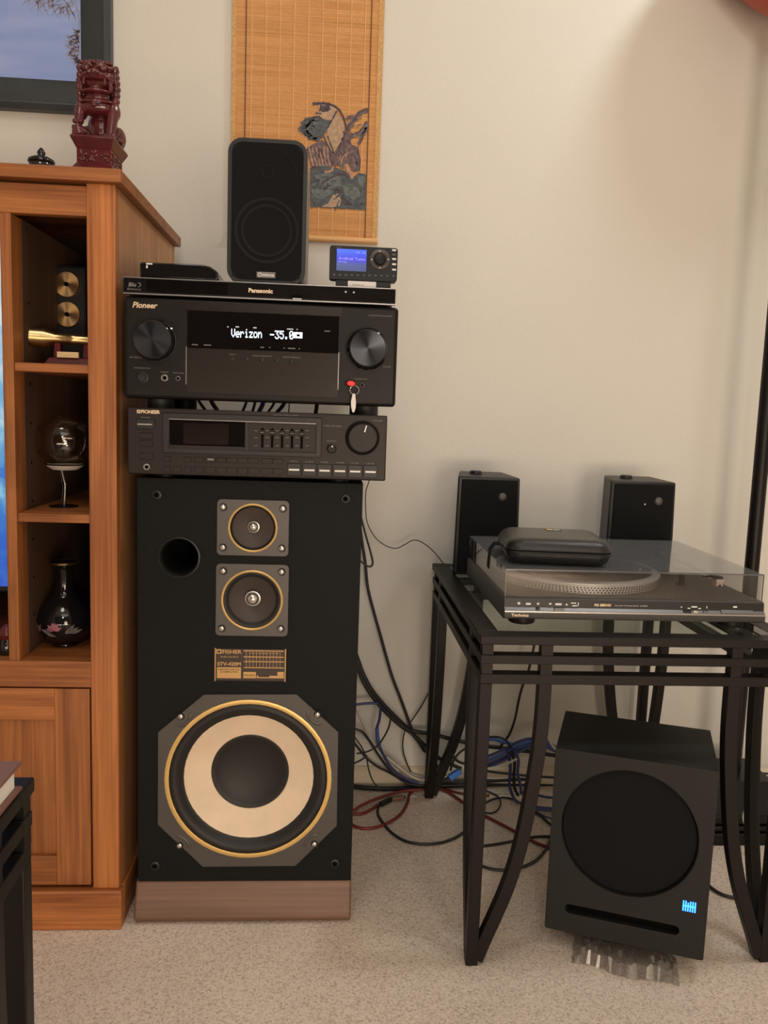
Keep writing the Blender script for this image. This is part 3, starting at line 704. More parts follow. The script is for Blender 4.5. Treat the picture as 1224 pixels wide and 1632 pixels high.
for k in range(3): brush([(350+k*20, 480), (390+k*18, 580), (450+k*3, 660)], 12, ('ink_dark', 'ink_tan', 'ink_dark')[k], 3, 'printed_feather')
inkp([(430, 330), (480, 250), (540, 320), (560, 420), (540, 540), (460, 640), (400, 540), (385, 430)], 'ink_tan', 2, 'printed_breast')
inkp([(170, 300), (260, 290), (420, 330), (380, 430), (330, 510), (200, 520), (130, 420)], 'ink_blue', 3, 'printed_wing')
for k in range(16):
    a = k/15; x = 250-120*math.sin(a*PI)*1.05; y = 290+a*230
    brush([(x+60, y+6), (x+10, y), (x-24+random.uniform(-12, 12), y+random.uniform(-14, 14))], (26, 6), 'ink_blue', 3, 'printed_feather')
inkp([(300, 230), (300, 170), (350, 140), (420, 155), (480, 200), (470, 250), (430, 320), (270, 310)], 'ink_tan', 3, 'printed_head')
brush([(240, 160), (320, 155), (410, 165), (500, 215), (560, 330), (580, 430)], (26, 18), 'ink_dark', 4, 'printed_crest')
brush([(310, 200), (360, 210), (410, 190)], 60, 'ink_dark', 4, 'printed_head'); brush([(480, 230), (440, 310), (390, 400)], 14, 'ink_dark', 4)
brush([(270, 250), (330, 260)], 12, 'ink_dark', 4)
random.seed(11)
def scribble(n, x0, y0, x1, y1, ln, ang, wd, mats, lay):
    for _ in range(n):
        x = random.uniform(x0, x1); y = random.uniform(y0, y1); a = math.radians(random.gauss(ang, 22)); l = ln*random.uniform(.5, 1.2)
        dx_, dy_ = math.cos(a)*l, math.sin(a)*l
        brush([(x, y), (x+dx_*.5+random.uniform(-5, 5), y+dy_*.5+random.uniform(-5, 5)), (x+dx_, y+dy_)], (wd, wd*.4), random.choice(mats), lay)
scribble(26, 150, 300, 330, 500, 60, 170, 16, ['ink_blue', 'ink_dark', 'ink_blue', 'ink_grey'], 4)
scribble(16, 480, 620, 690, 790, 80, 75, 12, ['ink_dark', 'ink_pink', 'ink_purple', 'ink_grey'], 4)
scribble(14, 200, 600, 420, 700, 90, 80, 9, ['ink_dark', 'ink_purple', 'ink_tan'], 4)
scribble(30, 240, 860, 740, 1170, 70, 150, 18, ['ink_dark', 'ink_blue', 'ink_grey', 'ink_blue'], 4)
scribble(12, 600, 260, 770, 480, 50, 140, 7, ['ink_dark', 'ink_grey'], 4)
brush([(590, 400), (650, 320), (725, 232), (792, 205)], 9, 'ink_dark', 4); brush([(610, 560), (600, 510), (660, 455), (720, 425), (785, 330)], 8, 'ink_dark', 4)
brush([(545, 430), (560, 520), (500, 620), (450, 700), (440, 780)], 9, 'ink_dark', 4); brush([(700, 840), (715, 720), (690, 600), (740, 520)], 8, 'ink_dark', 4)
# ------------------------------------------------------------------ tower speaker
TY = 1.340
tx0, tx1, tz1_, tzb = -.3060, .0572, .7600, .068
T = lambda px, py, d=0: at(px, py, Y=TY-d)
tower = thing('tower_speaker', 'tall black floor speaker with cream woofer cone and walnut foot', 'speaker', ((tx0+tx1)/2, TY, 0))
TD = 1.66
wof, mid, twt = T(396.3, 1241), T(402, 956), T(403.3, 841)
port = T(286, 888)
holes = [circle((wof.x, TY, wof.z), .139, 56), circle((mid.x, TY, mid.z), .0500, 40), circle((twt.x, TY, twt.z), .0395, 36), circle((port.x, TY, port.z), .0300, 36)]
G().fill([[Vector((tx0, TY, tzb)), Vector((tx1, TY, tzb)), Vector((tx1, TY, tz1_)), Vector((tx0, TY, tz1_))]]+holes, (0, .018, 0)).done('front_baffle', 'vinyl', tower, smooth=30)
g = G()
g.box(tx0, tx0+.015, TY+.018, TD, tzb, tz1_); g.box(tx1-.015, tx1, TY+.018, TD, tzb, tz1_)
g.box(tx0+.015, tx1-.015, TY+.018, TD, tz1_-.015, tz1_); g.box(tx0+.015, tx1-.015, TY+.018, TD, tzb, tzb+.015); g.box(tx0+.015, tx1-.015, TD-.015, TD, tzb+.015, tz1_-.015)
g.done('cabinet', 'vinyl', tower)
G().prism([(tx0-.004, TY-.020, .010), (tx0-.004, TY-.018, .022), (tx0-.004, TY+.001, tzb), (tx0-.004, TD, tzb), (tx0-.004, TD, 0), (tx0-.004, TY-.010, 0)], (tx1-tx0+.005, 0, 0)).done('foot', 'walnut', tower, .004, 3)
# port
pt = G().lathe((port.x, TY, port.z), (0, 1, 0), [(.0345, 0), (.0340, -.0025), (.0315, -.003), (.0292, 0), (.0285, .01), (.0285, .11)], 36, cap0=False, cap1=False).done('port_tube', 'black', tower)
G().lathe((port.x, TY, port.z), (0, 1, 0), [(.0285, .11), (0, .1101)], 36, cap0=False).done('port_depth', 'hole', pt)
# grille sockets
for px, py in ((250, 788.5), (550.6, 795), (247, 1379.6), (533.6, 1375.8)):
    c = T(px, py)
    s = G().lathe((c.x, TY, c.z), (0, -1, 0), [(.0085, 0), (.0085, .002), (.0070, .003), (.0042, .003), (.0040, .0005)], 24, cap0=False, cap1=False).done('grille_socket', 'black', tower)
    G().lathe((c.x, TY-.0006, c.z), (0, -1, 0), [(.0042, 0), (0, .0001)], 16, cap0=False).done('socket_hole', 'hole', s)
def screw(c, r, y, parent):
    s = G().lathe((c.x, y, c.z), (0, -1, 0), [(r*1.55, 0), (r*1.5, .0006), (r*1.05, .0002)], 18, cap0=False, cap1=True).done('screw_washer', 'black', parent)
    G().lathe((c.x, y, c.z), (0, -1, 0), [(r, 0), (r*.95, .0012), (r*.6, .0022), (r*.25, .0024), (r*.2, .0016), (0, .0016)], 16, cap0=False).done('screw_head', 'chrome', s)
def driver(name, c, plate, hole_r, ring_r, ring_w, cone, m_cone, dome, screws, sur_r):
    """plate outline, gold ring, rubber surround, cone (r, depth profile), centre dome"""
    y1 = TY-.0035
    pl = G().fill([plate, circle((c.x, TY, c.z), hole_r, 44)], (0, -.0035, 0)).done(name, 'frame_grey', tower, .0012)
    G().lathe((c.x, y1, c.z), (0, -1, 0), [(ring_r-ring_w, -.001), (ring_r-ring_w, .0008), (ring_r-ring_w*.5, .0016), (ring_r, .0008), (ring_r, -.001)], 56, closed=True).done('gold_ring', 'gold', pl)
    G().lathe((c.x, y1, c.z), (0, 1, 0), sur_r, 48, cap0=False, cap1=False).done('surround', 'rubber', pl, smooth=70)
    G().lathe((c.x, y1, c.z), (0, 1, 0), cone, 48, cap0=False, cap1=False).done('cone', m_cone, pl, smooth=60)
    dome[0](pl, c, y1)
    for p in screws: screw(T(*p), .0042, y1, pl)
    return pl
def metal_dome(r, d):
    def f(pl, c, y1):
        G().lathe((c.x, y1+d, c.z), (0, -1, 0), [(r*1.25, -.001), (r*1.22, .001), (r*1.05, .0012)], 28, cap0=False, cap1=False).done('dome_collar', 'silver', pl)
        G().lathe((c.x, y1+d, c.z), (0, -1, 0), [(r, 0), (r*.97, r*.3), (r*.8, r*.62), (r*.5, r*.85), (0, r*.95)], 28, cap0=False).done('centre_dome', 'chrome', pl, smooth=80)
    return (f,)
p0, p1 = T(344.8, 884), T(461.4, 797)
driver('tweeter', twt, rrect(p0.x+.001, p1.x, p0.z, p1.z-.001, TY, .007), .0395, .0400, .0032, [(.0335, .004), (.030, .007), (.018, .013), (.010, .017), (0, .018)], 'cone_brown', metal_dome(.0078, .012), [(356, 808), (451, 810.5), (355.6, 872), (449.3, 873.5)], [(.0375, .0), (.0365, -.0006), (.035, .001), (.0335, .004)])
p0, p1 = T(343.8, 1012), T(460.8, 900)
driver('midrange', mid, rrect(p0.x, p1.x, p0.z, p1.z, TY, .007), .0500, .0505, .0034, [(.0385, .005), (.034, .009), (.022, .017), (.012, .021), (0, .022)], 'cone_brown', metal_dome(.0105, .013), [(356, 909.5), (449, 911), (353.6, 1000.7), (447.4, 1001.3)], [(.0475, 0), (.0455, -.001), (.042, .0015), (.0385, .005)])
octa = [T(*p) for p in ((325, 1106), (473, 1106), (539.5, 1166), (537, 1315), (471, 1379), (323.5, 1380.5), (251.5, 1313), (252, 1166))]
octa = [Vector((p.x, TY, p.z)) for p in octa]
def woof_dome(pl, c, y1):
    G().lathe((c.x, y1+.031, c.z), (0, 1, 0), [(.0672, .001), (.066, -.0012), (.064, -.0012), (.058, .003), (.045, .0085), (.028, .0125), (.012, .0145), (0, .0148)], 48, cap0=False).done('dust_cap', 'dustcap', pl, smooth=80)
wf = driver('woofer', wof, octa, .139, .1402, .0072, [(.1095, .010), (.108, .0112), (.090, .020), (.067, .031), (.060, .034)], 'cone_white', (woof_dome,), [(288.5, 1140.7), (506, 1138), (286.8, 1346), (501, 1343.6)], [(.1335, .002), (.131, -.0015), (.1255, -.003), (.1195, -.0005), (.1155, .004), (.1125, .0095), (.1095, .010)])
for px, py in ((288.5, 1140.7), (506, 1138), (286.8, 1346), (501, 1343.6)):       # raised lips round the screws
    c = T(px, py); d = (Vector((wof.x, 0, wof.z))-Vector((c.x, 0, c.z))).normalized(); n = Vector((-d.z, 0, d.x))
    C0 = Vector((c.x, TY-.0012, c.z))
    dn = Vector((0, .006, 0))
    pts = spline([C0+n*.016-d*.004+dn, C0+n*.013+d*.010, C0+d*.014, C0-n*.013+d*.010, C0-n*.016-d*.004+dn], 5)
    G().tube(pts, .0036, 10).done('frame_lip', 'frame_grey', wf, smooth=80)
# badge
b0, b1 = T(343, 1084), T(454.5, 1035)
bd_ = G().box(b0.x, b1.x, TY-.0012, TY, b0.z, b1.z).done('badge', 'badge_dark', tower)
for x in (b0.x-.001, b1.x): G().box(x, x+.0016, TY-.0016, TY, b0.z-.001, b1.z+.001).done('badge_edge', 'badge_gold', bd_)
by = TY-.0014
def bpx(x, y): return T(330+x/8.743, 1020+y/8.738, .0014)
def bbox(x0, y0, x1, y1, m, name='badge_field', dy=0):
    a = bpx(x0, y1); b = bpx(x1, y0); return G().box(a.x, b.x, by-.0002-dy, by+.0003, a.z, b.z).done(name, m, bd_)
def btext(s, cx, cy, hpx, wpx, m, bold=.01):
    c = bpx(cx, cy); return text(s, (c.x, by-.0004, c.z), hpx*.000117, m, bd_, width=wpx*.000117, bold=bold)
bbox(128, 130, 202, 190, 'badge_gold'); bbox(145, 145, 185, 176, 'badge_dark', dy=.0001)
btext('FISHER', 350, 162, 56, 270, 'badge_gold', .02); btext('Studio Standard', 310, 230, 26, 250, 'badge_gold', 0)
btext('STV-420M', 308, 332, 56, 330, 'badge_gold', .03)
bbox(138, 382, 474, 530, 'badge_gold')
btext('DESIGNED FOR THE', 306, 410, 20, 290, 'dark_print', .01); btext('COMPUTER', 306, 443, 20, 250, 'dark_print', .01)
btext('TYPICAL FREQUENCY RESPONSE', 800, 185, 20, 400, 'badge_gold', 0)
for k in range(11): bbox(543+k*47, 150, 552+k*47, 385, 'badge_gold', 'badge_line')
for yy in (150, 235, 300, 385): bbox(510, yy, 1070, yy+5, 'badge_gold', 'badge_line')
bbox(505, 446, 682, 530, 'badge_gold'); bbox(690, 500, 1070, 530, 'badge_gold'); bbox(980, 446, 1070, 495, 'badge_gold'); bbox(715, 492, 868, 515, 'dark_print', dy=.0001)
btext('32Hz-22kHz', 590, 488, 26, 150, 'dark_print', .01)

# ------------------------------------------------------------------ vintage receiver (lower)
RY = 1.310
Rr = lambda px, py, d=0: at(px, py, Y=RY-d)
rx0, rx1, rz0, rz1 = -.3140, .0912, .7682, .8722
rec = thing('stereo_receiver', 'older brown-black stereo receiver with equaliser sliders on the speaker tower', 'receiver', ((rx0+rx1)/2, RY, .760))
G().box(rx0+.008, rx1-.008, RY+.014, RY+.33, rz0+.002, rz1-.002).done('case', 'black_satin', rec, .002)
G().box(rx0, rx1, RY, RY+.014, rz0, rz1).done('front_panel', 'brown_satin', rec, .002)
for x in (rx0+.045, rx1-.075):
    for y in (RY+.07, RY+.27): G().cyl((x, y, .760), (x, y, rz0+.003), .018).done('foot', 'rubber', rec)
def facebox(parent, Pf, Y, px0, py0, px1, py1, d, m, name, bevel=0, base=None):
    a = Pf((px0+px1)/2, (py0+py1)/2)
    w_ = abs(Pf(px1, (py0+py1)/2).x-Pf(px0, (py0+py1)/2).x)/2; h_ = abs(Pf((px0+px1)/2, py0).z-Pf((px0+px1)/2, py1).z)/2
    return G().box(a.x-w_, a.x+w_, Y-d, Y+.0005 if base is None else base, a.z-h_, a.z+h_).done(name, m, parent, bevel)
def facetext(s, parent, Pf, Y, px, py, hpx, wpx, m, sc_, **k):
    c = Pf(px, py); return text(s, (c.x, Y-.0003, c.z), hpx*sc_, m, parent, width=wpx*sc_, **k)
SR = RY/FPX
lg = facebox(rec, Rr, RY, 218.3, 653.2, 223.5, 658.4, .0004, 'warm_print', 'logo_mark'); facebox(lg, Rr, RY, 220.0, 654.6, 222.0, 657.0, .0006, 'dark_print', 'logo_counter')
facetext('PIONEER', rec, Rr, RY, 240, 656.4, 5.6, 29, 'warm_print', SR, bold=.03)
pb = facebox(rec, Rr, RY, 218.5, 668, 247, 683, .004, 'black', 'power_button', .0008); facebox(pb, Rr, RY, 220, 675.3, 243, 677, .0048, 'silver', 'button_line')
for y0, y1 in ((690, 699.5), (702.5, 711.5), (721.5, 732)): facebox(rec, Rr, RY, 222.5, y0, 243.5, y1, .0025, 'brown_satin', 'button', .0006)
def ringjack(parent, Pf, Y, px, py, r_out, m='silver'):
    c = Pf(px, py)
    j = G().lathe((c.x, Y, c.z), (0, -1, 0), [(r_out, 0), (r_out*.95, .002), (r_out*.75, .0025), (r_out*.55, .0015), (r_out*.52, -.001)], 24, cap0=False, cap1=False).done('jack', m, parent)
    G().lathe((c.x, Y-.0002, c.z), (0, -1, 0), [(r_out*.54, 0), (0, .0001)], 20, cap0=False).done('jack_hole', 'hole', j)
ringjack(rec, Rr, RY, 233.8, 744.2, .0052)
# recessed display block: raised frame with dark bevel, display window and equaliser
fo0, fo1 = Rr(260.5, 663), Rr(512, 724.5)
z_t, z_b = (Rr(386, 665).z), (Rr(386, 722).z)
fo = [Vector((fo0.x, RY, z_b-.003)), Vector((fo1.x, RY, z_b-.003)), Vector((fo1.x, RY, z_t+.003)), Vector((fo0.x, RY, z_t+.003))]
fi = [Vector((fo0.x+.009, RY, z_b+.004)), Vector((fo1.x-.009, RY, z_b+.004)), Vector((fo1.x-.009, RY, z_t-.006)), Vector((fo0.x+.009, RY, z_t-.006))]
bz_ = G().fill([fo, fi], (0, -.005, 0)).done('display_bezel', 'black', rec, .0008)
G().box(fo0.x+.009, fo1.x-.009, RY-.0048, RY-.0042, z_t-.0068, z_t-.006).done('bezel_line', 'silver', bz_)
dx = Rr(391, 690).x
dw = G().box(fi[0].x, dx, RY-.0012, RY+.001, fi[0].z, fi[2].z).done('display_window', 'smoke_window', rec)
G().box(fi[0].x+.022, dx-.026, RY-.0014, RY-.0011, fi[0].z+.008, fi[2].z-.006).done('display_glass', 'maroon_glass', dw)
G().box(fi[0].x+.001, dx-.001, RY-.003, RY-.001, fi[0].z, fi[0].z+.0055).done('display_sill', 'brown_satin', dw)
G().box(dx, dx+.0045, RY-.003, RY, fi[0].z, fi[2].z).done('bezel_divider', 'black', bz_)
eq = G().box(dx+.0045, fi[1].x, RY-.0016, RY+.001, fi[0].z, fi[2].z).done('equaliser_panel', 'brown_satin', rec)
for k, px in enumerate((418.5, 434.2, 450, 465.8, 481.3)):
    c0 = Rr(px, 682+k*.4); c1 = Rr(px, 713.5+k*.4)
    G().box(c0.x-.0018, c0.x+.0018, RY-.0019, RY-.0012, c1.z, c0.z).done('slider_slot', 'hole', eq)
    zc = Rr(px, 689+k*.6).z
    sk = G().box(c0.x-.0032, c0.x+.0032, RY-.0065, RY-.0018, zc-.0042, zc+.0042).done('slider_knob', 'black_satin', eq, .0006)
    G().box(c0.x-.0032, c0.x+.0032, RY-.0068, RY-.0062, zc-.0004, zc+.0004).done('knob_line', 'grey_print', sk)
for yy in (686, 697, 710): 
    for px in (408, 426, 442, 458, 473.5, 490): facebox(eq, Rr, RY, px-2.5, yy, px+2.5, yy+.8, .0018, 'grey_print', 'scale_mark')
def knob(parent, c, Y, prof, mface, mside, fr_, line=None, name='knob', seg=48):
    k = G().lathe((c.x, Y, c.z), (0, -1, 0), prof, seg, cap0=False, cap1=False).done(name, mside, parent, smooth=30)
    h = prof[-1][1]
    G().lathe((c.x, Y, c.z), (0, -1, 0), [(prof[-1][0], h), (prof[-1][0]*.5, h), (0, h)], seg, cap0=False).done('knob_face', mface, k)
    if line: 
        a = math.radians(line); d = Vector((math.sin(a), 0, math.cos(a))); n = Vector((d.z, 0, -d.x)); r = prof[-1][0]
        p = Vector((c.x, Y-h, c.z))
        G().prism([p+d*r*.45+n*.0008, p+d*r*.95+n*.0008, p+d*r*.95-n*.0008, p+d*r*.45-n*.0008], (0, -.0005, 0)).done('pointer', 'silver', k)
    return k
knob(rec, Rr(577.5, 697.6), RY, [(.0275, 0), (.0270, .002), (.0255, .003), (.0240, .0015), (.0228, .0015), (.0226, .016), (.0215, .0175)], 'brown_satin', 'black_satin', 0, 15, 'volume_knob')
knob(rec, Rr(528.6, 715), RY, [(.0078, 0), (.0076, .002), (.0064, .003), (.0060, .010), (.0056, .0105)], 'black_satin', 'black', 0, 10, 'balance_knob', 24)
row = [(260.5, 272), (293.5, 304.5), (310, 324.5), (327, 344), (346, 360.5), (362, 378), (379.5, 394.5), (396, 413), (417, 434), (435, 452)]
for a, b in row: facebox(rec, Rr, RY, a, 727.6+(a-260)*.022, b, 735.2+(a-260)*.022, .0022, 'brown_satin', 'button', .0005)
for a, b in row[:1]+[(277, 288.5)]+row[1:]: facebox(rec, Rr, RY, a, 743.2+(a-260)*.022, b, 752.6+(a-260)*.022, .0022, 'brown_satin', 'button', .0005)
facebox(rec, Rr, RY, 331, 730.5, 341, 733.5, .0026, 'grey_print', 'button_print')
for k in range(6):
    a = 457.5+k*24.3; y = 738.5+k*.7
    bt = facebox(rec, Rr, RY, a, y, a+22.2, y+19.5, .003, 'black', 'input_button', .0006)
    facebox(bt, Rr, RY, a+3, y+8.6, a+19.5, y+11.4, .0036, 'white_print', 'button_bar')
    facetext(('PHONO', 'CD', 'TUNER', 'TAPE', 'VCR', 'LINE')[k], rec, Rr, RY, a+11, y-3.2, 2.2, 13, 'grey_print', SR)
facetext('GRAPHIC EQUALIZER', rec, Rr, RY, 455, 661.8, 1.8, 40, 'grey_print', SR)
facetext('BALANCE', rec, Rr, RY, 528, 703, 2, 14, 'grey_print', SR); facetext('VOLUME', rec, Rr, RY, 602, 670.5, 2.2, 15, 'grey_print', SR)
facetext('STEREO RECEIVER', rec, Rr, RY, 530, 679, 2.4, 28, 'grey_print', SR); facetext('POWER', rec, Rr, RY, 232, 665.5, 2, 14, 'grey_print', SR)

# ------------------------------------------------------------------ home cinema receiver (middle)
ax0, ax1, az0, az1 = -.3196, .1033, .8862, 1.0410
avr = thing('home_cinema_receiver', 'large black receiver with two big knobs and lit display window', 'receiver', ((ax0+ax1)/2, RY, rz1))
A = Rr
G().box(ax0+.006, ax1-.006, RY+.02, RY+.36, az0+.003, az1-.002).done('case', 'black_satin', avr, .003)
fp = G().box(ax0, ax1, RY+.001, RY+.02, az0, az1).done('front_panel', 'black_satin', avr, .006, 4)
for x in (ax0+.045, ax1-.045):
    for y in (RY+.06, RY+.29): 
        G().cyl((x, y, rz1-.0015), (x, y, az0+.005), .021).done('foot', 'rubber', avr)
c0, c1 = A(298, 496), A(537.5, 640)
zt, zm, zb2 = A(418, 498.5).z, A(418, 559).z, az0+.012
mp_ = G().box(c0.x, c1.x, RY-.0008, RY+.002, zb2, zt+.0).done('centre_panel', 'brown_gloss', avr)
tb = G().box(c0.x-.004, c1.x+.004, RY-.0014, RY+.002, zt, az1-.0045).done('upper_band', 'brown_gloss', avr)
dw = G().box(c0.x+.001, c1.x-.0005, RY-.0022, RY+.001, zm, zt-.001).done('display_window', 'smoke_window', avr)
for x in (c0.x-.0012, c1.x): G().box(x, x+.0010, RY-.0012, RY+.001, zb2+.012, zm+.002).done('panel_seam', 'silver', mp_)
DOT = {'V': '10001 10001 10001 10001 10001 01010 00100', 'e': '00000 00000 01110 10001 11111 10000 01110', 'r': '00000 00000 10110 11001 10000 10000 10000', 'i': '00100 00000 01100 00100 00100 00100 01110',
       'z': '00000 00000 11111 00010 00100 01000 11111', 'o': '00000 00000 01110 10001 10001 10001 01110', 'n': '00000 00000 10110 11001 10001 10001 10001', '-': '00000 00000 00000 11111 00000 00000 00000',
       '3': '11111 00010 00100 00010 00001 10001 01110', '5': '11111 10000 11110 00001 00001 10001 01110', '.': '00000 00000 00000 00000 00000 01100 01100', '0': '01110 10001 10011 10101 11001 10001 01110', ' ': ' '.join(['00000']*7)}
def dots(s_, px0, py0, px1, h_):
    g = G(); n = len(s_); pitch = (px1-px0)/n
    for i, ch in enumerate(s_):
        for r_, rowb in enumerate(DOT[ch].split()):
            for c_, b_ in enumerate(rowb):
                if b_ == '1':
                    px = px0+i*pitch+(c_+.5)*pitch*.84/5; py = py0+(r_+.5)*h_/7+(px-px0)*.028
                    q = A(px, py); w2 = pitch*.84/5*SR*.52; h2 = h_/7*SR*.50
                    g.box(q.x-w2, q.x+w2, RY-.0027, RY-.0022, q.z-h2, q.z+h2)
    return g.done('display_text', 'led_white', dw)
dots('Verizon', 369, 524.2, 418.5, 13.5); dots('-35.0', 430.5, 527.0, 469, 13.0)
ic = facebox(dw, A, RY-.0022, 468.5, 529.8, 482, 539.2, .0004, 'led_white', 'display_icon'); facebox(ic, A, RY-.0022, 473, 532.8, 478, 536.6, .0008, 'hole', 'icon_counter')
for px, py, w_ in ((363.5, 521.2, 2), (378.5, 521.2, 5.5), (406.5, 522.6, 5.5), (462.5, 524.8, 10), (473.5, 525.3, 1.6)): facebox(dw, A, RY-.0022, px-w_/2, py-.8, px+w_/2, py+.8, .0004, 'led_dim', 'display_mark')
for px, py, w_ in ((418, 553.8, 6), (430, 554, 2), (453, 555, 2), (465, 555.5, 12), (477, 556, 2), (521.5, 528, 9), (311, 549.5, 10), (331, 550.2, 12)): facebox(dw, A, RY-.0022, px-w_/2, py-.7, px+w_/2, py+.7, .0004, 'grey_print', 'printed_mark')
facetext('Pioneer', avr, A, RY+.001, 231, 486.3, 9, 38, 'warm_print', SR, bold=.03, shear=.25)
kp = [(.0325, 0), (.0325, .002), (.0305, .004), (.0300, .003), (.0298, .022), (.0285, .0245), (.0270, .0255)]
kl = knob(avr, A(247.5, 543), RY+.001, kp, 'knob_face', 'black_gloss', 0, None, 'selector_knob', 64)
kr = knob(avr, A(585.5, 556.5), RY+.001, kp, 'knob_face', 'black_gloss', 0, None, 'volume_knob', 64)
for px, py in ((370.5, 572.3), (393.5, 573.3), (418, 574.6), (442, 575.8), (465, 577)):
    c = A(px, py); G().lathe((c.x, RY-.0006, c.z), (0, -1, 0), [(.0040, 0), (.0038, .0012), (.0028, .0015), (.0026, .003), (.0022, .0034), (0, .0034)], 20, cap0=False).done('push_button', 'black', avr)
facetext('STATUS', avr, A, RY-.0008, 370.5, 565, 1.8, 10, 'grey_print', SR); facetext('AUDIO PARAMETER', avr, A, RY-.0008, 418, 567.5, 1.8, 30, 'grey_print', SR); facetext('SPEAKER IMPEDANCE', avr, A, RY-.0008, 465, 569.5, 1.8, 28, 'grey_print', SR)
c = A(226.5, 601.5)
G().lathe((c.x, RY+.001, c.z), (0, -1, 0), [(.0100, 0), (.0096, .0020), (.0080, .0024), (.0072, .0006), (.0052, .0006), (.0050, .0028), (0, .0030)], 32, cap0=False).done('standby_button', 'black', avr)
ringjack(avr, A, RY+.001, 262.2, 602.2, .0056); ringjack(avr, A, RY+.001, 283.7, 603.3, .0037); ringjack(avr, A, RY+.001, 577.3, 614, .0032)
facetext('STANDBY/ON', avr, A, RY+.001, 226, 586.5, 2, 24, 'grey_print', SR); facetext('PHONES', avr, A, RY+.001, 262, 593, 2, 12, 'grey_print', SR); facetext('MCACC MIC', avr, A, RY+.001, 284.5, 594.5, 2, 17, 'grey_print', SR)
facetext('INPUT SELECTOR', avr, A, RY+.001, 216, 569.5, 2.2, 18, 'grey_print', SR); facetext('AUDIO/VIDEO RECEIVER', avr, A, RY+.001, 606, 503.3, 2, 38, 'grey_print', SR); facetext('VOLUME', avr, A, RY+.001, 616.5, 584.5, 2.4, 12, 'grey_print', SR); facetext('USB/IN', avr, A, RY+.001, 575, 604, 1.8, 20, 'grey_print', SR)

# usb stick glowing red with a split ring and white tag
uc = A(559.5, 612)
us = thing('usb_stick', 'glowing red USB stick with key ring and white tag in receiver front', 'usb stick', (uc.x, RY, uc.z))
G().box(uc.x-.0075, uc.x+.0075, RY-.014, RY+.0005, uc.z-.0035, uc.z+.0035).done('body', 'dark_red', us, .002)
G().ball((uc.x-.0005, RY-.0142, uc.z+.0005), (.0058, .0022, .0036), None, 14).done('led', 'led_red', us)
rc = Vector((A(564.5, 622).x, RY-.012, A(564.5, 622).z))
rg = G().tube([rc+Vector((.0070*math.cos(a), .0008*math.sin(3*a), .0070*math.sin(a))) for a in [2*PI*k/32 for k in range(32)]], .0007, 8, closed=True).done('key_ring', 'chrome', us)
tgp = [A(px, py, .012) for px, py in ((562, 627), (566, 628), (567.3, 640), (566.8, 650), (564.5, 657.5), (561.5, 657), (559.5, 649), (559.3, 640))]
G().prism([Vector((p.x, RY-.0135, p.z)) for p in tgp], (0, .0018, 0)).done('tag', 'white', us, .0005)

# ------------------------------------------------------------------ disc player on top
bx0, bx1, bz0, bz1 = -.3194, .0975, 1.0425, 1.0695
bp = thing('disc_player', 'slim glossy black disc player stacked on the receiver', 'disc player', ((bx0+bx1)/2, RY, bz0-.0015))
BY = RY-.001
G().box(bx0+.003, bx1-.003, BY+.012, BY+.22, bz0+.002, bz1).done('case', 'black_satin', bp, .0015)
G().box(bx0, bx1, BY, BY+.012, bz0+.0035, bz1).done('front_panel', 'black_gloss', bp, .0015)
G().box(bx0, bx1, BY-.0008, BY+.010, bz0+.0012, bz0+.0030).done('lower_trim', 'silver', bp)
G().box(bx0, bx1, BY-.0002, BY+.010, bz1-.0016, bz1-.0004).done('upper_trim', 'silver', bp)
for x in (bx0+.04, bx1-.04):
    for y in (BY+.05, BY+.18): G().cyl((x, y, az1-.0005), (x, y, bz0+.003), .012).done('foot', 'rubber', bp)
B = lambda px, py: at(px, py, Y=BY)
a, b = B(232.5, 458), B(364, 458)
dr_ = G().box(a.x, b.x, BY-.0010, BY+.002, bz0+.005, bz1-.0022).done('disc_tray', 'smoke_window', bp, .0004)
facetext('Panasonic', bp, B, BY, 415.5, 463.5, 6.6, 37, 'warm_print', SR, bold=.035)
facetext('Blu', bp, B, BY, 211, 453.5, 6, 12, 'grey_print', SR, bold=.02, shear=.2)
c = B(221, 454); G().tube([Vector((c.x-.002+.005*math.cos(t), BY-.0002, c.z+.0032*math.sin(t))) for t in [(-1.3+2.6*k/10) for k in range(11)]], .0006, 6).done('logo_arc', 'grey_print', bp)
facetext('Disc', bp, B, BY, 214, 460.8, 2.6, 20, 'grey_print', SR)
us_ = facebox(bp, B, BY, 466, 470.3, 481.5, 478, .0014, 'hole', 'usb_port'); facebox(us_, B, BY, 466.8, 475.5, 480.8, 477.6, .0019, 'silver', 'port_lip')
for px, py in ((551, 465.2), (564, 466)): facebox(bp, B, BY, px-1.2, py-1.2, px+1.2, py+1.2, .0004, 'white_print', 'indicator')

# ------------------------------------------------------------------ things on the disc player
# small bookshelf speaker
MY = 1.330; ms = thing('bookshelf_speaker', 'black bookshelf speaker standing on the disc player before the bamboo scroll', 'speaker', (-.105, MY, bz1))
mx0, mx1 = at(362.5, 330, Y=MY).x, at(488.5, 335, Y=MY).x; mz0, mz1 = bz1+.0005, at(425, 221, Y=MY).z
m_side = mat('speaker_side_vinyl', (.15, .14, .13), .45); M['spk_side'] = m_side
G().fill([rrect(mx0+.001, mx1-.001, mz0, mz1-.001, MY+.012, .020, 8)], (0, .165, 0)).done('cabinet', m_side, ms, .001)
G().fill([rrect(mx0, mx1, mz0, mz1, MY, .022, 8)], (0, .0115, 0)).done('grille_frame', 'black', ms, .003, 3)
mcx = (mx0+mx1)/2; twz = at(425, 272, Y=MY).z; woz = at(425, 368, Y=MY).z
G().fill([rrect(mx0+.006, mx1-.006, mz0+.006, mz1-.006, MY-.0004, .017, 8)], (0, .002, 0)).done('grille_cloth', 'cloth', ms)
